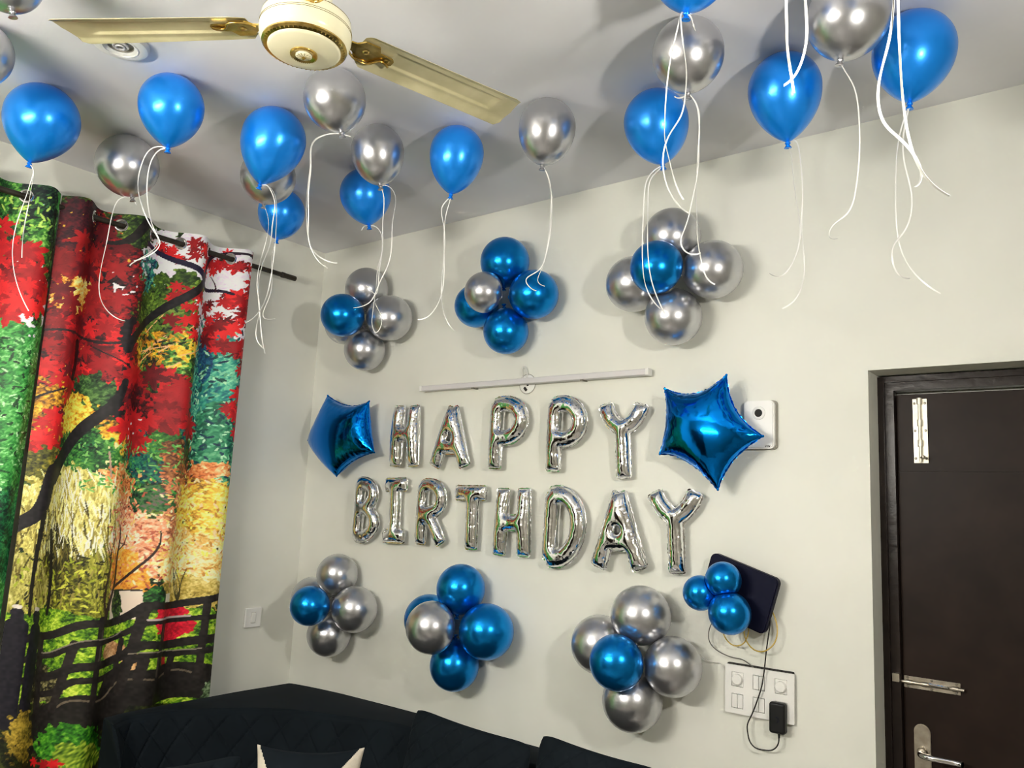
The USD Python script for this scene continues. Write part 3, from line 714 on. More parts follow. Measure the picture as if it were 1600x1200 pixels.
# cables
def cable(name, label, pts, r, mt, ydep):
    ys = np.interp(np.linspace(0, 1, len(pts)), np.linspace(0, 1, len(ydep)), ydep)
    p = [ony(x, y, yy) for (x, y), yy in zip(pts, ys)]
    o = part(None, name, tube(p, r, 8, 90), mt, True)
    tag(o, label, 'cable')
S3 = lambda pts: [(1090 + x / 10, 960 + y / 10) for x, y in pts]
cable('cable', 'yellow fibre cable looping small below the left half of the router', S3([(380, 150), (390, 240), (430, 360), (510, 455), (610, 492), (700, 465), (760, 390), (795, 270), (800, 190)]), 0.0021, 'cable_yellow', [-0.028, -0.036, -0.028])
cable('cable', 'yellow fibre cable looping large below the right corner of the router', S3([(735, 180), (725, 250), (745, 370), (800, 475), (890, 555), (980, 582), (1080, 560), (1170, 490), (1225, 390), (1245, 280), (1235, 150), (1200, 30), (1165, -50)]), 0.0022, 'cable_yellow', [-0.026, -0.05, -0.026])
cable('cable', 'thin grey cable curving from the blue balloons down behind the switchboard', S3([(225, 130), (190, 210), (170, 320), (185, 420), (235, 500), (340, 585), (450, 640), (560, 675), (680, 700), (770, 750), (850, 810), (900, 838)]), 0.0016, 'cable_grey', [-0.03, -0.022, -0.010, -0.014])
cable('cable', 'thin pale cable drooping from the lower right balloon cluster to the switchboard corner', S3([(40, 620), (110, 690), (200, 735), (300, 752), (360, 765), (400, 815), (412, 835)]), 0.0013, 'cable_white', [-0.02, -0.010, -0.007])
S4 = lambda pts: [(1125 + x / 10.91, 1030 + y / 10.91) for x, y in pts]
S5 = lambda pts: [(1080 + x / 3.333, 840 + y / 3.333) for x, y in pts]
cable('cable', 'black power cable running from the router past the switchboard to the black adapter', S5([(405, 395), (411, 425), (408, 470), (398, 540), (390, 600), (384, 660), (378, 710), (366, 780), (340, 860), (312, 930), (292, 980), (294, 1015), (310, 1070), (335, 1095), (380, 1107), (415, 1108), (440, 1095), (454, 1070), (456, 1040)]), 0.0022, 'cable_black', [-0.038, -0.036, -0.034, -0.030, -0.030, -0.034, -0.03])

# switchboard
sx0, sx1, sz0, sz1 = ony(1133.5, 1036, -0.016)[0], ony(1241, 1090, -0.016)[0], ony(1135, 1112, -0.016)[2], ony(1136, 1037, -0.016)[2]
sb = thing('switchboard', 'white modular switchboard with dirty edges on the wall below the router', 'switchboard', ((sx0 + sx1) / 2, -0.01, (sz0 + sz1) / 2))
part(sb, 'back_box', wall_plate(rrect(sx0 + 0.004, sz0 + 0.004, sx1 - 0.004, sz1 + 0.005, 0.004), -0.0005, 0.008), 'dark_gap', False)
W_, H_ = sx1 - sx0, sz1 - sz0
cells = []
cw, chh = 0.040, 0.046
for r_, fz in enumerate((0.71, 0.29)):
    for c_, fx in enumerate((0.185, 0.50, 0.815)):
        cells.append((r_, c_, sx0 + fx * W_, sz0 + fz * H_ - (0.004 if r_ else 0)))
plate = rrect(sx0, sz0, sx1, sz1, 0.004)
for _, _, cx, cz in cells:
    plate = plate.difference(sbox(cx - cw / 2, cz - chh / 2, cx + cw / 2, cz + chh / 2))
part(sb, 'face_plate', wall_plate(plate, -0.0084, 0.0085), 'white_plastic', False)
YP = -0.0084
for r_, c_, cx, cz in cells:
    base = wall_plate(sbox(cx - cw / 2 + 0.0005, cz - chh / 2 + 0.0005, cx + cw / 2 - 0.0005, cz + chh / 2 - 0.0005), YP, 0.002)
    if (r_, c_) in ((0, 0), (0, 2)):
        part(sb, 'well', base, 'dark_gap', False)
        rg = part(sb, 'fan_regulator', wall_plate(rrect(cx - cw / 2 + 0.0014, cz - chh / 2 + 0.0014, cx + cw / 2 - 0.0014, cz + chh / 2 - 0.0014, 0.001), YP - 0.0021, 0.0045), 'white_plastic', False)
        part(rg, 'knob', lathe([(1e-4, 0.0125), (0.0135, 0.0125), (0.0165, 0.0105), (0.0178, 0.004), (0.018, 0)], (cx, YP - 0.0067, cz), (0, -1, 0), 36), 'white_plastic')
    elif (r_, c_) == (1, 2):
        part(sb, 'socket', wall_plate(rrect(cx - cw / 2 + 0.0014, cz - chh / 2 + 0.0014, cx + cw / 2 - 0.0014, cz + chh / 2 - 0.0014, 0.001), YP, 0.0075), 'white_plastic', False)
        part(sb, 'well', base, 'dark_gap', False)
        sock = (cx, cz)
    else:
        part(sb, 'well', base, 'dark_gap', False)
        for s in (-1, 1):
            xa, xb = (cx - cw / 2 + 0.0014, cx - 0.0007) if s < 0 else (cx + 0.0007, cx + cw / 2 - 0.0014)
            rr = rbox(((xa + xb) / 2, YP - 0.0057, cz), (xb - xa, 0.0078, chh - 0.003), 0.0012, rot=trimesh.transformations.rotation_matrix(0.05, (1, 0, 0))[:3, :3])
            part(sb, 'rocker', rr, 'white_plastic')
q0, q1, q2 = ony(1201, 1098, -0.045), ony(1226, 1100, -0.045), ony(1213, 1147, -0.045)
ad = thing('power_adapter', 'black power adapter plugged into the switchboard', 'power adapter', (q2[0], -0.03, (q0[2] + q2[2]) / 2))
ax0, ax1, az0, az1 = q0[0], q1[0], q2[2], q0[2] + 0.004
ad_depth = (-0.017, -0.047)
part(ad, 'case', rbox(((ax0 + ax1) / 2, -0.032, (az0 + az1) / 2), (ax1 - ax0, 0.029, az1 - az0), 0.008, 3), 'black_plastic')
part(ad, 'prongs', cat(*[cyl((sock[0] + dx, -0.0182, sock[1]), (sock[0] + dx, -0.0155, sock[1]), 0.0023, 10) for dx in (-0.008, 0.008)]), 'steel')
lm = [((ax0 + ax1) / 2 + 0.006 * math.cos(t) * (1 - 0.08 * t), -0.0468, (az0 + az1) / 2 - 0.004 + 0.008 * math.sin(t) * (1 - 0.05 * t)) for t in np.linspace(-1.2, 2.2, 10)]
part(ad, 'emblem', tube(lm, 0.0011, 6, 24), 'navy_plastic', True)
cb = ony(1216.7, 1150, -0.035)
part(ad, 'strain_relief', lathe([(0.0022, 0), (0.0030, 0.003), (0.0040, 0.018), (1e-4, 0.018)], (cb[0], -0.032, az0 - 0.014), (0, 0, 1), 14), 'black_plastic')

# single switch on the left wall
p = [onx(x, y, 0.012) for x, y in ((384, 951), (410, 948), (407, 979), (382, 982))]
ya, yb = (p[0][1] + p[3][1]) / 2, (p[1][1] + p[2][1]) / 2
za, zb = (p[2][2] + p[3][2]) / 2, (p[0][2] + p[1][2]) / 2
sw = thing('wall_switch', 'small square white light switch on the left wall beside the curtain', 'switch', (0.006, (ya + yb) / 2, (za + zb) / 2))
part(sw, 'face_plate', rbox((0.0066, (ya + yb) / 2, (za + zb) / 2), (0.012, yb - ya, zb - za), 0.005), 'white_plastic')
part(sw, 'recess', rbox((0.0105, (ya + yb) / 2, (za + zb) / 2), (0.0052, 0.026, 0.052), 0.001), 'soot')
part(sw, 'rocker', rbox((0.0125, (ya + yb) / 2, (za + zb) / 2), (0.008, 0.0225, 0.048), 0.002, rot=trimesh.transformations.rotation_matrix(0.06, (0, 1, 0))[:3, :3]), 'white_plastic')

# ------------------------------------------------------------------ ceiling fan
FC = np.array([2.045, -1.69, 0.0]); ZB = 2.665
fan = thing('ceiling_fan', 'cream ceiling fan with gold trim and dusty blades', 'fan', (FC[0], FC[1], H))
O = lambda z: (FC[0], FC[1], z)
def hub(name, mesh, mt, smooth=30):
    v, f = verts(mesh)
    v = np.array(v); low = v[:, 2] < ZB + 0.095
    up_ = low & (v[:, 2] > ZB)
    v[up_, 2] = ZB + (v[up_, 2] - ZB) * 0.60                # the hub is a little slimmer than first drawn
    v[low, :2] = FC[:2] + (v[low, :2] - FC[:2]) * 0.875
    v[low, 2] -= 0.017
    return part(fan, name, trimesh.Trimesh(v, f, process=False), mt, smooth)
hub( 'motor_housing', lathe([(0.03, ZB + 0.088), (0.07, ZB + 0.085), (0.100, ZB + 0.074), (0.112, ZB + 0.055), (0.1145, ZB + 0.03), (0.1155, ZB + 0.005), (0.1155, ZB - 0.004), (0.113, ZB - 0.016), (0.107, ZB - 0.026), (0.1, ZB - 0.029)], O(0), n=72), 'cream_enamel', True)
for z in (0.020, 0.013, 0.058):
    rr = {0.020: 0.1150, 0.013: 0.1153, 0.058: 0.1108}[z]
    hub( 'pinstripe', torus(O(ZB + z), rr, 0.0009, (0, 0, 1), 72, 6), 'gold_line')
hub( 'gold_ring', lathe([(0.106, ZB - 0.0265), (0.1065, ZB - 0.030), (0.102, ZB - 0.034), (0.093, ZB - 0.036), (0.090, ZB - 0.033)], O(0), n=72), 'gold')
for i in range(54):
    a = i * 2 * np.pi / 54
    u = np.array([math.cos(a), math.sin(a), 0]); w2 = np.array([-math.sin(a), math.cos(a), 0])
    o = np.array(O(ZB - 0.034))
    pv = np.array([o + u * 0.0925 - [0, 0, 0.001], o + u * 0.1055 + w2 * 0.0052 + [0, 0, 0.003], o + u * 0.1055 - w2 * 0.0052 + [0, 0, 0.003], o + u * 0.100 - [0, 0, 0.0022]])
    hub( 'trim_tooth', trimesh.Trimesh(pv, [[0, 1, 3], [1, 2, 3], [2, 0, 3], [0, 2, 1]], process=False), 'gold', False)
hub( 'bottom_cover', lathe([(0.0915, ZB - 0.032), (0.0915, ZB - 0.037), (0.085, ZB - 0.041), (0.06, ZB - 0.0455), (0.03, ZB - 0.0475), (1e-4, ZB - 0.048)], O(0), n=64), 'cream_enamel', True)
hub( 'medallion_ring', lathe([(0.0345, ZB - 0.0465), (0.0345, ZB - 0.050), (0.031, ZB - 0.0525), (0.026, ZB - 0.051), (0.0215, ZB - 0.049), (0.0205, ZB - 0.0475)], O(0), n=48), 'gold')
for i in range(40):
    a = i * 2 * np.pi / 40
    hub( 'bead', lathe([(1e-4, -0.0016), (0.0016, 0), (1e-4, 0.0016)], (FC[0] + 0.0325 * math.cos(a), FC[1] + 0.0325 * math.sin(a), ZB - 0.052), (0, 0, 1), 6), 'gold')
hub( 'medallion', lathe([(0.0208, ZB - 0.047), (0.0205, ZB - 0.0525), (0.012, ZB - 0.0545), (1e-4, ZB - 0.0555)], O(0), n=40), 'cream_enamel', True)
for i in range(12):
    a = i * 2 * np.pi / 12
    hub( 'petal_line', cyl((FC[0] + 0.005 * math.cos(a), FC[1] + 0.005 * math.sin(a), ZB - 0.0553), (FC[0] + 0.018 * math.cos(a), FC[1] + 0.018 * math.sin(a), ZB - 0.0536), 0.0006, 6), 'gold_line')
hub( 'boss', lathe([(0.0042, ZB - 0.054), (0.0042, ZB - 0.058), (0.002, ZB - 0.0605), (1e-4, ZB - 0.061)], O(0), n=18), 'gold')
hub( 'shank', lathe([(0.018, ZB + 0.08), (0.021, ZB + 0.10), (0.021, ZB + 0.135), (0.017, ZB + 0.14), (0.0125, ZB + 0.145), (0.0125, H - 0.06)], O(0), n=24), 'dusty')
hub( 'lower_canopy', cat(*[rbox((FC[0] + s * 0.040 * ROT[0][0], FC[1] + s * 0.040 * ROT[0][1], ZB + 0.145), (0.030, 0.045, 0.13), 0.010, rot=np.array([[ROT[0][0], -ROT[0][1], 0], [ROT[0][1], ROT[0][0], 0], [0, 0, 1]])) for s in (-1, 1)]), 'cream_enamel')
hub( 'ceiling_canopy', lathe([(0.02, H - 0.085), (0.05, H - 0.075), (0.065, H - 0.03), (0.068, H - 0.0005)], O(0), n=40), 'cream_enamel', True)
sp_ = ROT[0] * 0.006 - HF * 0.113
hub( 'screw', lathe([(1e-4, 0.003), (0.004, 0.002), (0.0055, 0)], (FC[0] + sp_[0] * 0.97, FC[1] + sp_[1] * 0.97, ZB + 0.064), (-HF[0], -HF[1], 0.3), 14), 'gold_line')
def blade(phi, pitch, droop):
    u = np.array([math.cos(phi), math.sin(phi), 0]); w2 = np.array([-math.sin(phi), math.cos(phi), 0])
    up = np.array([0, 0, 1.0])
    wv = w2 * math.cos(pitch) + up * math.sin(pitch)
    nv = np.cross(u, wv)
    def P3(s, t, h):
        return np.array(O(ZB + 0.004)) + u * s * 0.955 + wv * t + nv * h - up * droop * (s - 0.12)
    outline = Polygon([(0.135, -0.045), (0.15, -0.056), (0.58, -0.066), (0.60, -0.060), (0.612, 0.045), (0.60, 0.060), (0.165, 0.056), (0.135, 0.035)]).buffer(-0.008).buffer(0.008, 6)
    # sheet blade: dense points, raised panel and folded edges
    x = np.linspace(0.135, 0.613, 140); y = np.linspace(-0.067, 0.0665, 60)
    X, Y = np.meshgrid(x, y, indexing='ij')
    lo = np.interp(x, [0.135, 0.15, 0.58, 0.60, 0.612], [-0.040, -0.056, -0.066, -0.058, 0.0])
    hi = np.interp(x, [0.135, 0.165, 0.598, 0.612], [0.034, 0.056, 0.061, 0.047])
    f = np.linspace(0, 1, 60)
    Y = lo[:, None] + (hi - lo)[:, None] * f[None]
    def step(v, a, b): return np.clip((v - a) / (b - a), 0, 1) ** 2 * (3 - 2 * np.clip((v - a) / (b - a), 0, 1))
    panel = step(X, 0.22, 0.235) * (1 - step(X, 0.53, 0.56)) * step(Y, -0.034, -0.029) * (1 - step(Y, 0.018, 0.024))
    Z = 0.005 * panel - 0.008 * step(Y, 0.030, 0.064) - 0.005 * step(-Y, 0.045, 0.066) + 0.004 * np.cos(Y / 0.066 * 1.4)
    base = np.array(O(ZB + 0.004))
    V = base + (X[..., None] * 0.955) * u + Y[..., None] * wv + Z[..., None] * nv - ((X - 0.12) * droop)[..., None] * up
    n1, n2 = X.shape
    top = (V + nv * 0.0012).reshape(-1, 3); bot = V.reshape(-1, 3)
    i, j = np.meshgrid(np.arange(n1 - 1), np.arange(n2 - 1), indexing='ij')
    A = i * n2 + j
    q = np.stack([A, A + n2, A + n2 + 1, A + 1], -1).reshape(-1, 4)
    N = n1 * n2
    edge = np.r_[np.arange(n2), np.arange(1, n1) * n2 + n2 - 1, (n1 - 1) * n2 + np.arange(n2 - 2, -1, -1), np.arange(n1 - 2, 0, -1) * n2]
    e2 = np.roll(edge, -1)
    side = np.stack([edge, e2, e2 + N, edge + N], 1)
    b = part(fan, 'blade', (np.vstack([bot, top]), np.vstack([q, q[:, ::-1] + N, side])), 'blade_enamel', 35)
    # gold blade iron underneath: arm, plate, stepped tongue, screws
    pl_ = Polygon([(0.100, -0.013), (0.125, -0.016), (0.140, -0.034), (0.178, -0.034), (0.190, -0.014), (0.225, -0.012), (0.232, -0.006), (0.232, 0.010), (0.225, 0.014), (0.190, 0.014), (0.178, 0.030), (0.140, 0.030), (0.125, 0.014), (0.100, 0.011)])
    m = extrude(pl_.buffer(-0.003).buffer(0.003), 0.004)
    vv = m.vertices
    W = np.array([P3(s, t, h - 0.0075 + 0.005 * math.cos(t / 0.066 * 1.4)) for s, t, h in vv])
    part(b, 'blade_iron', trimesh.Trimesh(W, m.faces, process=False), 'gold', False)
    rim = np.array([P3(s, t, -0.0068) for s, t in [(0.118, 0.014), (0.140, 0.030), (0.178, 0.030), (0.190, 0.014), (0.225, 0.013)]])
    part(b, 'iron_rib', tube(rim, 0.0028, 8, 40), 'gold', True)
    for s, t in ((0.155, -0.002), (0.213, 0.0)):
        part(b, 'screw', lathe([(1e-4, 0.0035), (0.005, 0.003), (0.0085, 0)], P3(s, t, -0.0035), -nv, 16), 'gold')
for phi, pitch, droop in ((math.radians(-147.5), math.radians(-7), 0.0), (math.radians(76.5), math.radians(-7), 0.0), (math.radians(-35), math.radians(-7), 0.0)):
    blade(phi, pitch, droop)

# ceiling rose, partly behind the left fan blade
rs = onz(189, 66, H)
ro = thing('ceiling_rose', 'round white ceiling rose partly hidden by the left fan blade', 'ceiling rose', (rs[0], rs[1], H))
part(ro, 'flange', lathe([(0.038, 0.012), (0.047, 0.018), (0.062, 0.020), (0.076, 0.016), (0.081, 0.006), (0.081, 0.0005)], (rs[0], rs[1], H), (0, 0, -1), 48), 'white_plastic')
part(ro, 'ring', torus((rs[0], rs[1], H - 0.018), 0.050, 0.003, (0, 0, 1), 40, 8), 'white_plastic')
part(ro, 'cup', lathe([(0.039, 0.010), (0.036, 0.004), (1e-4, 0.004)], (rs[0], rs[1], H), (0, 0, -1), 40), 'soot')
part(ro, 'coil', cat(torus((rs[0], rs[1], H - 0.012), 0.020, 0.004, (0, 0, 1), 30, 8), torus((rs[0], rs[1], H - 0.017), 0.012, 0.003, (0, 0, 1), 24, 8)), 'grey_plastic')

# ------------------------------------------------------------------ curtain rod and printed curtains
RX, RZ = 0.085, 2.738
rod_end = onx(462, 435, RX)
rod = thing('curtain_rod', 'dark bronze curtain rod along the left wall', 'curtain rod', (RX, -1.3, RZ))
part(rod, 'pole', cyl((RX, -2.42, RZ), (RX, rod_end[1] - 0.05, RZ), 0.0118, 24), 'rod_metal')
part(rod, 'end_cap', lathe([(0.0118, -0.09), (0.0145, -0.086), (0.0145, -0.070), (0.0130, -0.066), (0.0135, -0.012), (0.0125, -0.002), (1e-4, 0)], (RX, rod_end[1], RZ), (0, 1, 0), 24), 'rod_metal')
for yb_ in (-0.66, -2.30):
    part(rod, 'bracket', cat(box3((0.0005, yb_ - 0.012, RZ - 0.035), (0.006, yb_ + 0.012, RZ + 0.02)), cyl((0.005, yb_, RZ - 0.016), (RX, yb_, RZ - 0.016), 0.006)), 'rod_metal')

#PRINT_BEGIN
def srgb(*c): return np.array(c, float)
class Canvas:
    """The printed picture on the cloth, painted per point. X, Y are print coordinates along the flat curtain."""
    def __init__(self, X, Y):
        self.X, self.Y = X, Y
        self.C = np.tile(srgb(40, 45, 18), (len(X), 1))
        P = np.stack([X, Y, np.zeros_like(X)], 1)
        self.n = {s: meshkit.noise(P / s + 3.7 * s, int(s * 10)) for s in (2.2, 4, 7.5, 15, 32, 70)}
        self.ns = {s: meshkit.noise(P / [s, s * 3.2, 1] + 1.3 * s, int(s * 7) + 1) for s in (2.5, 5, 11)}
        r = np.random.RandomState(9)
        x0, x1, y0, y1 = X.min() - 5, X.max() + 5, Y.min() - 5, Y.max() + 5
        self.cell = {}
        for size, asp, rot in ((3.0, 1.7, 0.7), (4.2, 2.2, -0.6), (7.0, 1.5, 0.3), (2.7, 0.28, 0.05), (5.5, 0.25, -0.08)):
            k = int((x1 - x0) * (y1 - y0) / (size * size))
            S = np.stack([r.uniform(x0, x1, k), r.uniform(y0, y1, k)], 1)
            c, s_ = math.cos(rot), math.sin(rot)
            A = np.array([[c, s_], [-s_ * asp, c * asp]]) / math.sqrt(asp)
            _, idx = cKDTree(S @ A.T).query(np.stack([X, Y], 1) @ A.T)
            self.cell[size] = r.uniform(0, 1, k)[idx]
        self.nd = meshkit.noise(np.stack([(X + Y) / 3.2, (X - Y) / 8.5, np.zeros_like(X)], 1), 77)
    def field(self, a, b, c):
        f = 0.34 * a * self.cell[3.0] + 0.34 * b * self.cell[4.2] + 0.22 * c * self.cell[7.0] + 0.35 * self.n[2.2] + 0.55 * self.n[15] + 0.55 * self.n[32]
        f = f / (0.34 * a + 0.34 * b + 0.22 * c + 1.45)
        return np.clip((f - 0.5) * 2.9 + 0.5, 0, 1)
    def put(self, mask, colors, f=None):
        f = self.field(1, 1, 1) if f is None else f
        st = np.linspace(0, 1, len(colors))
        col = np.stack([np.interp(f[mask], st, [c[k] for c in colors]) for k in range(3)], 1)
        self.C[mask] = col
    def blob(self, cx, cy, rx, ry, colors, f=None, rough=0.5, ang=0, keep=1.0):
        dx, dy = self.X - cx, self.Y - cy
        ca, sa = math.cos(ang), math.sin(ang)
        d = np.hypot((dx * ca + dy * sa) / rx, (-dx * sa + dy * ca) / ry)
        e = (self.n[7.5] * 0.4 + self.n[15] * 0.35 + self.n[4] * 0.35 + self.n[32] * 0.2 - 0.65) * rough * 1.6
        m = d + e < 1
        if keep < 1:
            m &= self.n[4] * 0.5 + self.n[7.5] * 0.5 < 0.25 + keep * 0.5
        self.put(m, colors, f)
    def stroke(self, pts, w0, w1, color, jitter=0.0, shade=None):
        pts = np.asarray(pts, float)
        if len(pts) > 2:
            pts = spline(pts, 40)
        n = len(pts) - 1
        for i in range(n):
            a, b = pts[i], pts[i + 1]
            w = w0 + (w1 - w0) * (i + 0.5) / n
            lo, hi = np.minimum(a, b) - w - 2, np.maximum(a, b) + w + 2
            k = np.where((self.X > lo[0]) & (self.X < hi[0]) & (self.Y > lo[1]) & (self.Y < hi[1]))[0]
            if not len(k):
                continue
            d = b - a; L2 = d @ d + 1e-9
            px, py = self.X[k] - a[0], self.Y[k] - a[1]
            t = np.clip((px * d[0] + py * d[1]) / L2, 0, 1)
            dist = np.hypot(px - t * d[0], py - t * d[1]) + jitter * (self.n[4][k] - 0.5)
            m = k[dist < w / 2]
            self.C[m] = srgb(*color) + (self.n[4][m] - 0.5)[:, None] * 22
    def leaf(self, cx, cy, R, ang, color, points=7):
        k = np.where((np.abs(self.X - cx) < R) & (np.abs(self.Y - cy) < R))[0]
        if not len(k):
            return
        dx, dy = self.X[k] - cx, self.Y[k] - cy
        th = np.arctan2(dy, dx) - ang
        r = np.hypot(dx, dy)
        lobe = np.abs(((th * points / (2 * np.pi)) % 1) - 0.5) * 2
        back = 0.55 + 0.45 * (np.cos(th) * 0.5 + 0.5)
        lim = R * back * (0.40 + 0.60 * lobe ** 0.95) * (0.88 + 0.24 * self.cell[3.0][k])
        m = k[r < lim]
        vein = (lobe[r < lim] > 0.95) * -14
        self.C[m] = srgb(*color) + ((self.n[7.5][m] - 0.5) * 34 + vein)[:, None] * np.array([1, .35, .35])
    def dabs(self, rng, x0, x1, y0, y1, n, length, width, colors, a0=0.0, a1=3.14):
        """Short brush strokes: sprays of small leaves that show singly on the print."""
        if not hasattr(self, 'tree'):
            self.tree = cKDTree(np.stack([self.X, self.Y], 1))
        for _ in range(n):
            x, y, a, L = rng.uniform(x0, x1), rng.uniform(y0, y1), rng.uniform(a0, a1), length * rng.uniform(0.5, 1.3)
            k = np.array(self.tree.query_ball_point((x, y), L), int)
            if not len(k):
                continue
            dx, dy = self.X[k] - x, self.Y[k] - y
            p, q = dx * math.cos(a) + dy * math.sin(a), -dx * math.sin(a) + dy * math.cos(a)
            m = k[(p / L) ** 2 + (q / width) ** 2 < 1]
            self.C[m] = srgb(*colors[rng.randint(len(colors))]) + (self.n[4][m] - 0.5)[:, None] * 24
    def leaves(self, rng, poly, n, r0, r1, colors, down=True):
        g = Polygon(poly); x0, y0, x1, y1 = g.bounds
        c = 0
        while c < n:
            x, y = rng.uniform(x0, x1), rng.uniform(y0, y1)
            if not g.contains(Point(x, y)):
                continue
            a = (np.pi / 2 + rng.uniform(-0.9, 0.9)) if down else rng.uniform(0, 6.28)
            self.leaf(x, y, rng.uniform(r0, r1), a, colors[rng.randint(len(colors))])
            c += 1
    def specks(self, x0, y0, x1, y1, color, thr=0.80, base=2.2):
        m = (self.X > x0) & (self.X < x1) & (self.Y > y0) & (self.Y < y1) & (self.n[base] * 0.75 + self.n[7.5] * 0.25 > thr)
        self.C[m] = srgb(*color) + (self.n[4][m] - 0.5)[:, None] * 30

G_DARK = [(8, 14, 8), (22, 40, 14), (58, 84, 22), (112, 138, 48)]
G_MID = [(8, 24, 10), (20, 66, 24), (58, 122, 40), (140, 190, 90)]
G_FERN = [(10, 50, 22), (34, 116, 44), (84, 170, 78), (196, 232, 186)]
TEAL = [(8, 36, 66), (18, 92, 104), (40, 138, 118), (112, 192, 150), (196, 226, 200)]
YEL = [(46, 26, 6), (150, 96, 14), (226, 164, 30), (252, 214, 84)]
ORA = [(120, 52, 24), (206, 110, 52), (236, 160, 96), (252, 214, 160)]
PINK = [(128, 62, 44), (214, 132, 92), (238, 178, 138), (252, 224, 196)]
GOLD = [(122, 82, 24), (216, 164, 52), (244, 206, 80), (254, 238, 150)]
WILLOW = [(70, 58, 22), (158, 142, 62), (214, 204, 112), (244, 240, 190)]
OLIVE = [(16, 16, 4), (66, 66, 12), (138, 138, 30), (196, 196, 76)]
DARKRED = [(16, 6, 8), (62, 10, 14), (130, 14, 20), (176, 26, 26)]
RED = [(196, 20, 24), (178, 16, 22), (212, 30, 30), (150, 10, 16)]
REDD = [(120, 8, 14), (92, 8, 16), (150, 14, 20)]
SKY = [(214, 200, 216), (234, 224, 232), (248, 244, 246)]
GRASS = [(18, 50, 6), (70, 116, 14), (140, 178, 34), (206, 220, 84)]
def paint_print(X, Y, panel):
    cv = Canvas(X, Y); rng = np.random.RandomState(5 + panel)
    n = cv.n
    if panel == 1:                                            # the left panel: ferns, red leaves, dark trunk
        cv.put(np.ones(len(X), bool), G_FERN, np.clip(0.62 * cv.field(1, 1, 1) + 0.38 * cv.nd, 0, 1))
        cv.blob(10, 330, 60, 60, G_MID)
        cv.blob(60, 350, 26, 95, [(6, 10, 18), (10, 16, 24), (22, 44, 30), (60, 110, 60)])
        cv.blob(54, 400, 20, 60, G_MID, rough=0.8)
        cv.specks(40, 310, 90, 400, (150, 170, 215), 0.86, 4)
        cv.blob(48, 470, 24, 48, SKY, rough=0.8)
        cv.blob(52, 490, 10, 30, G_MID, rough=0.9)
        cv.leaves(rng, [(-60, 350), (20, 350), (64, 420), (66, 470), (40, 480), (-10, 500), (-60, 500)], 60, 18, 34, RED + REDD)
        cv.leaves(rng, [(-60, 440), (40, 440), (40, 490), (-60, 500)], 26, 16, 30, RED)
        cv.specks(-40, 400, 60, 500, (236, 226, 226), 0.88, 4)
        cv.dabs(rng, -60, 75, 520, 900, 420, 4, 1.2, [(176, 216, 166), (130, 192, 120), (100, 166, 90)], -0.6, 2.2)
        cv.dabs(rng, -60, 75, 520, 900, 260, 5, 1.6, [(16, 66, 26), (10, 48, 20)], -0.6, 2.2)
        cv.dabs(rng, -60, 70, 300, 360, 90, 6, 1.5, [(110, 170, 60), (170, 200, 90)])
        cv.blob(72, 560, 9, 260, [(8, 10, 6), (20, 26, 12), (40, 60, 22)], rough=0.4, ang=0.13)
        cv.blob(10, 840, 60, 70, [(4, 30, 18), (14, 84, 44), (40, 130, 70), (110, 180, 110)])
        return cv.C
    one = np.ones(len(X), bool)
    cv.put(one, G_DARK)
    # sky and far trees, upper right
    cv.blob(262, 410, 52, 56, SKY, rough=0.5)
    cv.blob(350, 450, 62, 150, SKY, rough=0.4)
    cv.blob(330, 395, 70, 40, SKY, rough=0.4)
    cv.blob(236, 480, 62, 62, G_DARK[1:], rough=0.7)
    cv.blob(290, 450, 26, 26, G_DARK[1:], rough=0.8)
    cv.blob(225, 425, 22, 30, TEAL, rough=0.9, keep=0.7)
    tealf = np.clip(0.45 * cv.field(1, 1, 1) + 0.35 * cv.nd + 0.3 * n[15] - 0.05, 0, 1)
    cv.blob(334, 620, 42, 120, TEAL, tealf, rough=0.35)
    cv.blob(345, 700, 40, 70, [(8, 44, 40), (26, 104, 74), (76, 156, 108), (160, 206, 160)], tealf, rough=0.5)
    cv.blob(325, 560, 13, 40, [(8, 30, 70), (18, 74, 110), (40, 120, 130)], rough=0.7)
    cv.blob(225, 545, 56, 32, YEL, rough=0.9, keep=0.8)
    cv.blob(262, 560, 40, 26, G_MID, rough=0.9, keep=0.7)
    cv.blob(270, 545, 30, 30, YEL[1:], rough=0.9, keep=0.55)
    for k in range(9):
        x, y = rng.uniform(205, 280), rng.uniform(515, 590)
        cv.stroke([(x, y), (x + rng.uniform(20, 50), y - rng.uniform(8, 30))], 2.0, 1.0, (226, 170, 120))
    cv.dabs(rng, 300, 380, 520, 790, 300, 3.6, 1.3, [(168, 214, 176), (116, 186, 150), (90, 160, 120)], -0.8, 2.4)
    cv.dabs(rng, 300, 380, 520, 790, 150, 4.5, 1.6, [(10, 50, 70), (12, 66, 60)], -0.8, 2.4)
    cv.dabs(rng, 195, 300, 440, 540, 150, 5, 1.5, [(120, 150, 50), (84, 120, 36), (20, 34, 12)])
    # the red maple on the left of the main panel
    cv.blob(135, 430, 80, 120, DARKRED, rough=0.4)
    cv.blob(130, 560, 80, 110, DARKRED, rough=0.4)
    cv.blob(118, 352, 40, 40, [(24, 6, 14), (58, 10, 22), (92, 14, 24)], rough=0.4)
    cv.specks(75, 330, 200, 440, (196, 150, 40), 0.80, 4)
    cv.blob(125, 460, 50, 30, [(70, 20, 6), (216, 130, 24), (246, 196, 96), (252, 226, 150)], rough=0.9)
    cv.blob(172, 420, 26, 40, DARKRED, rough=0.8)
    cv.leaves(rng, [(70, 360), (190, 360), (205, 440), (190, 530), (75, 520)], 34, 18, 34, REDD + [(140, 14, 16), (170, 24, 18)])
    cv.leaves(rng, [(60, 500), (200, 500), (195, 600), (150, 640), (60, 600)], 52, 18, 34, RED + REDD)
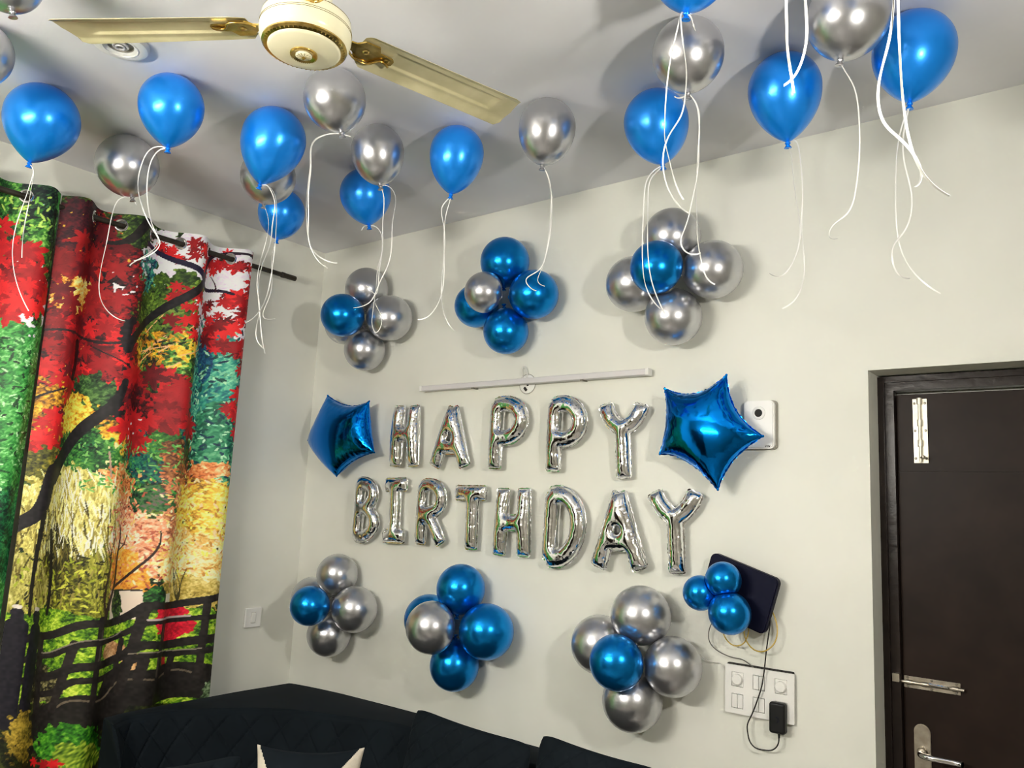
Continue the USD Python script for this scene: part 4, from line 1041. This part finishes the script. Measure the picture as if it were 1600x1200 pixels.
    cv.specks(60, 520, 200, 640, (244, 190, 70), 0.86, 4)
    cv.blob(215, 365, 26, 22, G_DARK, rough=0.7)
    cv.specks(180, 425, 206, 462, (236, 226, 232), 0.70, 4)
    # leaf-scattered sky at the right edge
    cv.leaves(rng, [(232, 376), (330, 384), (392, 396), (390, 420), (316, 428), (300, 420)], 42, 8, 15, RED + REDD, False)
    cv.leaves(rng, [(318, 480), (392, 430), (385, 560), (360, 560), (318, 540)], 58, 9, 19, RED + REDD)
    cv.leaves(rng, [(366, 540), (386, 520), (382, 620), (366, 620)], 14, 8, 14, RED + REDD)
    cv.leaves(rng, [(265, 445), (305, 440), (308, 480), (275, 480)], 12, 10, 16, RED)
    cv.leaves(rng, [(268, 490), (300, 480), (302, 540), (272, 520)], 9, 10, 16, RED + REDD)
    cv.leaves(rng, [(343, 612), (378, 610), (374, 676), (352, 676)], 16, 10, 18, RED)
    # yellow crowns, green hollows
    cv.blob(70, 645, 34, 45, YEL, rough=0.9)
    cv.leaves(rng, [(42, 670), (85, 640), (82, 720), (40, 715)], 16, 16, 26, RED)
    cv.leaves(rng, [(88, 600), (112, 600), (108, 640), (92, 640)], 5, 14, 24, RED + REDD)
    cv.blob(150, 620, 34, 34, [(8, 22, 8), (26, 54, 22), (58, 96, 42), (96, 134, 66)], rough=0.7)
    cv.blob(122, 652, 32, 34, YEL[1:] + [(255, 226, 110)], rough=0.6)
    cv.blob(172, 690, 20, 34, YEL, rough=0.8)
    cv.blob(135, 715, 50, 46, [(4, 16, 10), (14, 54, 24), (36, 104, 40), (90, 150, 60)], rough=0.6)
    cv.blob(62, 735, 34, 34, [(30, 30, 8), (92, 92, 24), (170, 150, 50)], rough=0.9)
    cv.blob(238, 700, 46, 60, [(6, 22, 50), (14, 74, 74), (34, 116, 84), (84, 160, 96)], rough=0.5)
    cv.blob(255, 690, 18, 34, G_MID[1:], rough=0.8)
    cv.stroke([(176, 640), (190, 600), (192, 560), (190, 520), (200, 500)], 22, 12, (22, 14, 18), jitter=10)
    cv.leaves(rng, [(180, 530), (205, 540), (205, 600), (185, 600)], 7, 12, 22, RED + REDD)
    cv.leaves(rng, [(185, 585), (275, 580), (290, 650), (240, 665), (190, 640)], 44, 18, 34, RED + REDD + [(150, 14, 20)])
    cv.blob(222, 625, 26, 26, [(20, 6, 8), (66, 10, 14), (110, 12, 18)], rough=0.9, keep=0.7)
    cv.leaves(rng, [(188, 650), (225, 650), (222, 690), (195, 700)], 9, 20, 32, RED + REDD)
    cv.leaves(rng, [(284, 640), (302, 650), (304, 672), (290, 668)], 4, 20, 30, REDD + RED)
    cv.specks(196, 655, 235, 690, (250, 236, 236), 0.76, 7.5)
    cv.specks(160, 690, 200, 740, (252, 226, 150), 0.72, 4)
    # willow and the orange and golden trees
    wf = np.clip(0.42 * cv.cell[2.7] + 0.26 * cv.cell[5.5] + 0.22 * cv.ns[2.5] + 0.35 * n[32] + 0.2 * n[15] - 0.18, 0, 1)
    cv.blob(60, 815, 44, 70, WILLOW, wf, rough=0.5)
    cv.blob(120, 900, 62, 80, OLIVE, np.clip(0.4 * cv.cell[5.5] + 0.7 * cv.field(1, 1, 1) - 0.05, 0, 1), rough=0.5)
    cv.blob(40, 920, 40, 60, [(50, 46, 14), (132, 122, 50), (190, 182, 96), (226, 214, 160)], wf, rough=0.5)
    cv.blob(180, 790, 42, 66, ORA, rough=0.5)
    cv.blob(205, 850, 50, 70, PINK, rough=0.5)
    cv.blob(190, 905, 44, 50, [(176, 96, 30), (232, 156, 50), (248, 196, 90)], rough=0.6)
    cv.blob(118, 800, 62, 72, WILLOW, wf, rough=0.4)
    cv.blob(92, 870, 26, 44, [(14, 12, 4), (50, 46, 14), (112, 106, 36)], cv.cell[5.5], rough=0.9)
    cv.blob(150, 910, 16, 60, [(60, 62, 14), (126, 126, 34), (176, 172, 70)], cv.cell[2.7], rough=0.5)
    cv.blob(300, 850, 70, 90, PINK, rough=0.4)
    cv.blob(275, 790, 30, 70, [(96, 50, 36), (186, 112, 70), (230, 172, 120)], rough=0.6)
    cv.blob(322, 800, 48, 60, GOLD, rough=0.6)
    cv.blob(300, 880, 62, 50, [(170, 120, 50), (226, 178, 90), (244, 214, 150), (250, 232, 190)], rough=0.5)
    cv.specks(285, 790, 350, 860, (70, 60, 20), 0.80, 4)
    cv.blob(268, 720, 16, 30, [(60, 34, 20), (140, 84, 40), (196, 140, 90)], rough=0.9)
    cv.blob(238, 780, 26, 26, [(8, 20, 20), (24, 70, 34), (58, 112, 56), (120, 84, 96)], rough=0.9)
    cv.blob(330, 735, 30, 14, ORA, rough=1.0)
    cv.specks(190, 735, 320, 760, (236, 150, 90), 0.74, 4)
    cv.blob(300, 925, 54, 26, [(110, 90, 30), (186, 160, 70), (224, 206, 130)], rough=0.8)
    cv.dabs(rng, 62, 178, 740, 870, 260, 12, 0.9, [(246, 242, 200), (228, 220, 150)], 1.2, 2.0)
    cv.dabs(rng, 20, 178, 790, 950, 200, 12, 1.0, [(96, 84, 30), (66, 60, 20), (140, 128, 60)], 1.2, 2.0)
    cv.dabs(rng, 20, 170, 870, 960, 160, 5, 1.4, [(196, 196, 70), (150, 160, 40), (40, 40, 10)])
    cv.dabs(rng, 165, 270, 760, 920, 220, 4, 1.4, [(252, 214, 170), (240, 150, 110), (176, 84, 60), (250, 190, 110)])
    cv.dabs(rng, 270, 365, 745, 900, 260, 4, 1.4, [(255, 238, 130), (250, 214, 90), (190, 130, 50), (244, 200, 150)])
    cv.dabs(rng, 250, 310, 700, 760, 60, 4, 1.4, [(200, 110, 60), (90, 50, 30)])
    cv.dabs(rng, 130, 285, 690, 770, 160, 4, 1.3, [(70, 150, 60), (40, 110, 60), (120, 180, 90)], -0.6, 2.2)
    # the garden below: grass, wall, red bush
    low = (Y > 950) & (Y < 1110)
    cv.put(low & (n[32] * 0.5 + n[15] * 0.5 + (Y - 950) / 60 > 0.55), GRASS)
    cv.put((Y >= 1100) & (X > -200), [(10, 10, 6), (28, 34, 12), (66, 70, 24)])
    wl = (np.abs(X - 196) < 28 - (X > 205) * 0) & (Y > 922 + (X - 170) * -0.02) & (Y < 968)
    cv.C[wl] = srgb(226, 206, 186) + (n[32][wl] - 0.5)[:, None] * 40
    cv.C[(np.abs(X - 197) < 27) & (np.abs(Y - 922.5) < 1.3)] = srgb(52, 44, 34)
    cv.blob(185, 945, 11, 22, G_DARK, rough=0.8)
    wl = (np.abs(X - 257) < 9) & (Y > 927) & (Y < 945)
    cv.C[wl] = srgb(232, 214, 196)
    cv.blob(237, 932, 13, 15, G_MID, rough=0.7)
    cv.blob(268, 972, 36, 30, [(150, 8, 26), (200, 18, 42), (226, 34, 56)], rough=0.4)
    cv.blob(178, 1016, 22, 16, [(120, 80, 46), (180, 130, 84), (214, 176, 130)], rough=0.7)
    cv.blob(204, 1045, 12, 24, [(120, 84, 46), (196, 142, 84), (222, 186, 130)], rough=0.7)
    cv.blob(255, 1035, 6, 16, [(120, 20, 24), (190, 40, 40)], rough=0.9)
    cv.blob(70, 1075, 30, 30, [(14, 12, 8), (60, 56, 30), (150, 140, 90)], cv.field(2, 2, 1), rough=0.9)
    # trunks and branches
    D = (19, 14, 17)
    cv.stroke([(-8, 905), (12, 850), (26, 822), (45, 808), (62, 780), (76, 735)], 15, 22, D)
    cv.stroke([(76, 745), (108, 700), (138, 668), (166, 640), (180, 618), (188, 596)], 26, 10, D)
    cv.stroke([(192, 545), (215, 515), (248, 492), (285, 466), (310, 444), (315, 436)], 14, 11, D)
    cv.stroke([(314, 442), (305, 424), (285, 410), (262, 398), (240, 386), (228, 380)], 9, 7, (30, 22, 50))
    cv.stroke([(316, 436), (320, 420), (336, 402), (352, 396), (372, 398), (388, 404)], 9, 3, (34, 18, 34))
    cv.stroke([(318, 448), (335, 454), (352, 455), (362, 460)], 6, 4, (34, 20, 44))
    cv.stroke([(345, 455), (342, 440), (336, 432)], 2.2, 1.4, (60, 26, 40))
    cv.stroke([(176, 378), (200, 374), (222, 352), (232, 346)], 5, 18, (20, 14, 14))
    cv.stroke([(60, 518), (95, 516), (130, 526), (170, 536), (190, 534)], 3.5, 4.5, (30, 16, 18))
    cv.stroke([(120, 535), (118, 570), (112, 590)], 12, 9, (24, 12, 14))
    cv.stroke([(48, 628), (75, 612), (95, 606)], 4, 2, D)
    cv.stroke([(150, 540), (178, 560), (190, 570)], 2, 2, D)
    cv.stroke([(62, 800), (52, 850), (44, 900), (38, 960)], 8, 5, (24, 20, 12))
    cv.stroke([(80, 830), (84, 900), (78, 960)], 9, 6, (24, 20, 10))
    cv.stroke([(158, 968), (172, 930), (178, 915), (184, 870), (190, 830), (187, 820)], 8, 3, (42, 28, 24))
    cv.stroke([(158, 960), (158, 915), (164, 890), (166, 860)], 5, 2, (52, 38, 22))
    cv.stroke([(176, 918), (200, 905), (222, 885), (240, 860), (246, 830)], 5, 1.6, (48, 30, 26))
    cv.stroke([(187, 860), (200, 850), (206, 836)], 2.2, 1.2, (48, 30, 26))
    cv.stroke([(188, 848), (205, 852)], 1.6, 1.2, (48, 30, 26))
    for k in range(6):
        x = 283 + rng.uniform(-10, 14)
        cv.stroke([(284, 940), (x, 915), (x + rng.uniform(-14, 14), 890)], 2.0, 1.0, (62, 56, 26))
    cv.stroke([(165, 706), (166, 745)], 2.5, 2, (170, 140, 120))
    # the dark fence
    W1, W2, W3 = (27, 22, 20), (33, 27, 24), (66, 58, 50)
    cv.stroke([(36, 1160), (80, 1132), (108, 1118), (130, 1112), (165, 1112), (172, 1098), (190, 1076), (215, 1074), (245, 1070), (270, 1064), (300, 1062), (322, 1066)], 54, 56, (25, 21, 18))
    cv.stroke([(95, 1106), (118, 1094), (150, 1095), (170, 1086), (186, 1068), (204, 1061), (240, 1060), (262, 1052), (298, 1050)], 3, 3, (96, 84, 68))
    for x0, y0, x1, y1, w in ((152, 968, 136, 1096, 11), (226, 946, 190, 1082, 12), (252, 968, 238, 1060, 11), (220, 1030, 212, 1058, 12), (274, 1024, 266, 1052, 12), (319, 938, 305, 1056, 9), (118, 1006, 88, 1110, 11), (66, 1000, 60, 1112, 14), (196, 1000, 180, 1070, 8), (340, 936, 330, 1070, 12)):
        cv.stroke([(x0, y0), (x1, y1)], w, w, W2)
    cv.stroke([(153, 985), (144, 1040)], 3, 3, W3); cv.stroke([(251, 976), (245, 1010)], 3, 3, W3); cv.stroke([(240, 1020), (236, 1056)], 4, 4, W3)
    cv.stroke([(30, 998), (62, 995), (95, 991), (118, 980), (135, 974), (160, 974), (195, 968), (215, 956), (224, 948), (250, 946), (300, 941), (335, 932)], 13, 11, W1)
    cv.stroke([(30, 1030), (68, 1026), (95, 1022), (112, 1012), (130, 1006), (160, 1002), (195, 992), (212, 982), (222, 974), (250, 970), (300, 966), (335, 962)], 10, 8, W1)
    cv.stroke([(70, 1021), (108, 1010), (128, 1001), (160, 998), (196, 986)], 2, 2, (120, 110, 100))
    cv.stroke([(226, 968), (250, 966), (300, 962)], 3.0, 3.0, (176, 160, 156))
    cv.stroke([(30, 1064), (66, 1060), (95, 1054), (115, 1044), (140, 1040), (180, 1032), (200, 1022), (214, 1010), (250, 1008), (300, 1001), (335, 996)], 13, 13, W1)
    cv.stroke([(30, 1092), (66, 1086), (95, 1080), (112, 1066), (140, 1062), (180, 1052), (204, 1034), (220, 1024), (260, 1022), (310, 1016), (335, 1012)], 10, 10, W1)
    cv.stroke([(204, 1022), (222, 1019), (262, 1017), (310, 1012)], 1.8, 1.8, (130, 120, 104))
    # two tall round posts on the left
    for x, y0, x2, w in ((22, 958, 2, 30), (51, 962, 30, 22)):
        cv.stroke([(x, y0 + 22), (x2, 1125)], w * 0.9, w * 1.15, (21, 18, 27))
        cv.stroke([(x + 1, y0 - 2), (x + 1, y0 + 6)], 15, 15, (24, 20, 30))
        cv.stroke([(x + 1, y0 + 12), (x, y0 + 16)], 11, 11, (20, 18, 26))
        cv.stroke([(x - 1, y0 - 11), (x + 4, y0 - 10)], 6, 6, (206, 196, 186))
    # bushes at the foot
    cv.blob(112, 1166, 52, 40, [(6, 26, 6), (24, 84, 16), (66, 136, 26), (140, 190, 60)], np.clip(0.6 * cv.field(1, 1, 1) + 0.4 * cv.nd, 0, 1), rough=0.6)
    cv.blob(28, 1150, 26, 40, [(40, 30, 8), (120, 100, 30), (190, 160, 60)], rough=0.9)
    cv.blob(125, 1182, 36, 22, [(30, 60, 10), (110, 140, 30), (190, 200, 70)], cv.nd, rough=0.9)
    cv.leaves(rng, [(50, 1190), (90, 1188), (90, 1215), (50, 1215)], 5, 10, 16, RED)
    cv.blob(322, 1085, 14, 26, [(10, 20, 10), (50, 70, 40), (150, 170, 130)], rough=0.9)
    return cv.C
#PRINT_END

# crest positions of the pleats (where the cloth passes in front of the rod), along y
def rod_y(px):
    return onx(px, 298 + 0.2965 * px, RX)[1]
CREST = [rod_y(p) for p in (66, 122, 211, 305, 377)]
SEAM = (CREST[0] + CREST[1]) / 2 - 0.008
def curtain(label, y0, y1, crests, panel, lean):
    ys = np.linspace(y0, y1, int((y1 - y0) / 0.0025))
    zs = np.r_[np.linspace(0.03, 0.56, 40)[:-1], np.linspace(0.56, RZ + 0.050, 820)]
    ph = np.interp(ys, crests, np.arange(len(crests)), left=None, right=None)
    d0, d1 = crests[1] - crests[0], crests[-1] - crests[-2]
    ph = np.where(ys < crests[0], (ys - crests[0]) / d0, ph)
    ph = np.where(ys > crests[-1], len(crests) - 1 + (ys - crests[-1]) / d1, ph)
    Yg, Zg = np.meshgrid(ys, zs, indexing='ij')
    down = np.clip((RZ - Zg) / 2.6, 0, 1)
    phg = ph[:, None] + 0.10 * np.sin(3.1 * down + ys[:, None] * 9) * down
    fold = np.cos(2 * np.pi * phg)
    sharp = fold + 0.18 * np.cos(4 * np.pi * phg)
    wob = (meshkit.noise(np.stack([Yg / 0.16, Zg / 0.5, np.zeros_like(Yg)], -1), 31 + panel) - 0.5) * 0.030 * down
    Xg = RX + 0.030 * sharp * (1 - 0.30 * down) + wob + 0.012
    Xg = np.maximum(Xg, 0.012)
    sway = 0.010 * np.sin(2 * np.pi * phg + 1.2)
    hem = 0.006 * np.cos(2 * np.pi * ph)[:, None] * np.clip((Zg - RZ) / 0.05 + 0.5, 0, 1)
    V = np.stack([Xg, Yg + sway + lean * down, Zg + hem], -1)
    n1, n2 = Yg.shape
    i, j = np.meshgrid(np.arange(n1 - 1), np.arange(n2 - 1), indexing='ij')
    A = (i * n2 + j).ravel()
    q = np.stack([A, A + n2, A + n2 + 1, A + 1], 1)
    flat = V.reshape(-1, 3)
    # grommet holes
    rings = []
    for c in range(-1, len(crests) + 1):
        for off in (-0.25, 0.25):
            k = np.argmin(np.abs(ph - (c + off)))
            if abs(ph[k] - (c + off)) < 0.02 and 3 < k < n1 - 4:
                p = V[k, np.argmin(np.abs(zs - RZ))].copy(); p[2] = RZ
                t = V[k + 3, -20] - V[k - 3, -20]; t[2] = 0; t /= np.linalg.norm(t)
                nrm = np.cross(t, [0, 0, 1.0])
                rings.append((p, nrm / np.linalg.norm(nrm)))
    cen = flat[q].mean(1)
    keep = np.ones(len(q), bool)
    for p, nrm in rings:
        keep &= np.linalg.norm(cen - p, axis=1) > 0.0205
    q = q[keep]
    flatY = (Yg + lean * down).reshape(-1)
    XY = proj(np.stack([np.full(flatY.shape, 0.10), flatY, Zg.reshape(-1)], 1))      # print coordinates on the flat cloth
    col = paint_print(XY[:, 0], XY[:, 1], panel)
    col = np.clip(col, 2, 255) / 255
    col = np.where(col <= 0.04045, col / 12.92, ((col + 0.055) / 1.055) ** 2.4)
    col = np.minimum(col * 1.3, 0.93)                          # the print is vivid: dye at full strength
    th = thing('curtain', label, 'curtain', (RX, (y0 + y1) / 2, 0))
    path = path_for('cloth', str(th.GetPath()))
    m = usdkit.mesh(stage, path, (flat - np.array([RX, (y0 + y1) / 2, 0]), q), MAT['printed_cloth'], smooth=True)
    m.CreateDoubleSidedAttr(True)
    UsdGeom.PrimvarsAPI(m).CreatePrimvar('print', Sdf.ValueTypeNames.Color3fArray, 'vertex').Set(Vt.Vec3fArray.FromNumpy(col.astype(np.float32)))
    for p, nrm in rings:
        part(th, 'grommet', cat(lathe([(0.0195, 0.0022), (0.022, 0.0034), (0.0265, 0.0026), (0.0285, 0.0004), (0.0285, -0.0004), (0.0265, -0.0026), (0.022, -0.0034), (0.0195, -0.0022), (0.0195, 0.0022)], p, nrm, 36)), 'chrome', 30)
curtain('printed curtain panel with green ferns and red leaves at the left edge', -2.28, SEAM - 0.004, [CREST[0] - 3 * 0.235, CREST[0] - 2 * 0.235, CREST[0] - 0.235, CREST[0]], 1, 0.0)
curtain('wide printed curtain panel of an autumn garden with maple leaves and a dark fence', SEAM + 0.012, onx(389, 400, 0.10)[1], CREST[1:], 2, 0.0)

# ------------------------------------------------------------------ corner sofa
def sofa():
    RZ_ = 0.752
    ridge = np.array([onz(x, y, RZ_)[:2] for x, y in ((172, 1130), (205, 1117), (260, 1109), (330, 1106), (400, 1105), (460, 1108), (540, 1118), (640, 1134))])
    e_ = ridge[-1]
    ridge = np.vstack([ridge, [1.2, e_[1] - 0.02], [1.6, e_[1] - 0.02], [2.15, e_[1] - 0.02]])
    SX, SY = 0.160, -0.10                                    # the sofa stands a little off both walls, clear of the curtain
    R3 = np.array([onx(162, 1122, SX), onx(200, 1113, SX), onx(260, 1101, SX), onx(320, 1090, SX), onx(385, 1078, SX), onx(451, 1067, SX), ony(540, 1085, SY), ony(640, 1111, SY), ony(735, 1137, SY), ony(830, 1164, SY)])
    R3 = np.vstack([R3, [2.15, SY, R3[-1][2]]])
    rear, rz = R3[:, :2], R3[:, 2]
    s = np.r_[0, np.cumsum(np.linalg.norm(np.diff(ridge, axis=0), axis=1))]
    N = 520
    u = np.linspace(0, s[-1], N)
    RG = np.stack([PchipInterpolator(s, ridge[:, k])(u) for k in (0, 1)], 1)
    RE = np.stack([PchipInterpolator(s, rear[:, k])(u) for k in (0, 1)], 1)
    RZr = PchipInterpolator(s, rz)(u)
    tan = np.gradient(RG, axis=0); tan /= np.linalg.norm(tan, axis=1, keepdims=True)
    # smooth the inward normal so that the corner bends without creasing
    nin = np.stack([tan[:, 1], -tan[:, 0]], 1)
    from scipy.ndimage import gaussian_filter1d
    nin = gaussian_filter1d(nin, 18, axis=0, mode='nearest'); nin /= np.linalg.norm(nin, axis=1, keepdims=True)
    rows = []
    rows.append(np.column_stack([RE, np.full(N, 0.12)]))
    rows.append(np.column_stack([RE, RZr - 0.012]))
    for f in (0.02, 0.06, 0.15, 0.35, 0.6, 0.8, 0.92):
        z = RZr + (RZ_ - RZr) * f + 0.006 * math.sin(math.pi * f)
        rows.append(np.column_stack([RE + (RG - RE) * f, z]))
    for a in np.linspace(0.1, 1.4, 6):
        rows.append(np.column_stack([RG + nin * (0.016 * math.sin(a)), np.full(N, RZ_ - 0.016 * (1 - math.cos(a)))]))
    nface = len(rows)
    vv = np.linspace(0.02, 0.34, 80)
    for v_ in vv:
        off = 0.017 + 0.075 * (v_ / 0.26)
        a_, b_ = (u + v_ * 0.85) / 0.135, (u - v_ * 0.85) / 0.135
        da, db = np.abs(a_ - np.round(a_)), np.abs(b_ - np.round(b_))
        g = -0.0048 * (np.exp(-(da / 0.035) ** 2) + 0.7 * np.exp(-(db / 0.035) ** 2)) + 0.004 * (np.sqrt(np.sin(np.pi * (a_ % 1)) * np.sin(np.pi * (b_ % 1))))
        edge = min(1, (v_ - 0.02) / 0.02)
        rows.append(np.column_stack([RG + nin * (off + g * edge)[:, None], np.full(N, RZ_ - v_)]))
    V = np.stack(rows, 1)
    n1, n2 = V.shape[:2]
    i, j = np.meshgrid(np.arange(n1 - 1), np.arange(n2 - 1), indexing='ij')
    A = (i * n2 + j).ravel()
    q = np.stack([A, A + n2, A + n2 + 1, A + 1], 1)
    flat = V.reshape(-1, 3)
    caps = []
    for row in (0, n1 - 1):
        idx = row * n2 + np.arange(n2)
        c = len(flat)
        flat = np.vstack([flat, flat[idx].mean(0)])
        nx = np.roll(idx, -1)
        caps.append(np.stack([idx, nx, np.full(n2, c)], 1))
    tri = np.vstack([q[:, [0, 1, 2]], q[:, [0, 2, 3]]] + caps)
    so = thing('corner_sofa', 'dark charcoal quilted corner sofa in the corner of the room', 'sofa', (0.9, -0.4, 0))
    part(so, 'backrest', trimesh.Trimesh(flat, tri, process=False), 'sofa_velvet', 40)
    seat = Polygon([(0.33, -1.06), (1.02, -1.06), (1.10, -1.0), (2.15, -1.0), (2.15, -0.38), (1.0, -0.38), (0.72, -0.46), (0.48, -0.62), (0.36, -0.9)]).buffer(-0.03).buffer(0.03)
    ms = extrude(seat, 0.27); ms.apply_translation((0, 0, 0.14))
    part(so, 'seat', ms, 'sofa_velvet', False)
    part(so, 'base', (lambda m: (m.apply_translation((0, 0, 0.001)), m)[1])(extrude(seat.buffer(-0.05), 0.139)), 'dark_cloth', False)
sofa()

def pillow(label, TL, TR, height, lean, thick, corner_cloth=False, seed=1, name='cushion', quilt=False, back=np.array([0, 1.0, 0])):
    TL, TR = np.asarray(TL), np.asarray(TR)
    ru = TR - TL; Wd = np.linalg.norm(ru); ru /= Wd
    up = np.array([0, 0, 1.0]) * math.cos(lean) + back * math.sin(lean)
    up = up - (up @ ru) * ru; up /= np.linalg.norm(up)
    nv = np.cross(ru, up)                                    # towards the viewer
    n = 96
    g = np.linspace(-1, 1, n)
    U, V = np.meshgrid(g, g, indexing='ij')
    pinch = 0.11 if corner_cloth else 0.045
    x = U * (1 - pinch * (1 - V ** 2)); y = V * (1 - pinch * (1 - U ** 2))
    if not corner_cloth:
        x = x * (1 - 0.05 * np.abs(V) ** 10); y = y * (1 - 0.05 * np.abs(U) ** 10)
    t = ((1 - U ** 2) * (1 - V ** 2)) ** 0.42
    fold = (meshkit.noise(np.stack([U * 3, V * 3, np.zeros_like(U)], -1), seed) - 0.5) * 0.15
    t = t * (1 + fold)
    if quilt:
        a_, b_ = (x * Wd + y * height) / 0.16, (x * Wd - y * height) / 0.16
        for w_ in (a_, b_):
            dd = np.abs(w_ - np.round(w_))
            t = t - 0.07 * np.exp(-(dd / 0.05) ** 2) * np.minimum(1, t * 2)
    C = (TL + TR) / 2 - up * height / 2
    mk = lambda s: C + x[..., None] * ru * Wd / 2 + y[..., None] * up * height / 2 + (s * t * thick / 2)[..., None] * nv
    i, j = np.meshgrid(np.arange(n - 1), np.arange(n - 1), indexing='ij')
    A = (i * n + j).ravel()
    q = np.stack([A, A + n, A + n + 1, A + 1], 1)
    front, backs = mk(1).reshape(-1, 3), mk(-1).reshape(-1, 3)
    uc, vc = U.reshape(-1)[q].mean(1), V.reshape(-1)[q].mean(1)
    cor = np.zeros(len(q), bool)
    if corner_cloth:
        cor = np.where(uc > 0, 1 - uc < np.minimum(0.09 + (1 - vc) * 1.0, 0.5), 1 + uc < np.minimum(0.05 + (1 - vc) * 0.40, 0.3)) & (vc > 0.1)
    th = thing(name, label, 'cushion', C - up * height / 2)
    part(th, 'cover', cat((front, q[~cor]), (backs, q[:, ::-1])), 'sofa_velvet', 60)
    if corner_cloth:
        for s in (-1, 1):
            mm = cor & (np.sign(uc) == s)
            part(th, 'corner_patch', (front + nv * 0.0006, q[mm]), 'beige_cloth', 60, label='beige corner patch')
    return th
TL = ony(650, 1104, -0.36); TR = ony(834, 1163, -0.36)
pillow('large dark quilted cushion leaning on the sofa back below the blue balloon cluster', TL, TR, 0.44, 0.20, 0.13, seed=3, quilt=True)
TL = ony(846, 1144, -0.38); TR = TL + np.array([0.46, -0.02, -0.012])
pillow('dark cushion at the right, cut by the bottom edge of the picture', TL, TR, 0.42, 0.2, 0.13, seed=4, quilt=True)
dv_ = 2.86
TL = CAM + ray(402, 1163) * dv_; TR = CAM + ray(570, 1168) * dv_
pillow('small dark cushion with beige corners in front of the sofa corner', TL, TR, 0.36, 0.25, 0.12, True, seed=7, back=np.array([-0.6, 0.8, 0]))
TL = CAM + ray(190, 1206) * 2.84; TR = CAM + ray(380, 1177) * 2.90
pillow('dark cushion low on the sofa, left of the beige-cornered one', TL, TR, 0.36, 0.25, 0.12, seed=9, quilt=True, back=np.array([-0.8, 0.5, 0]))
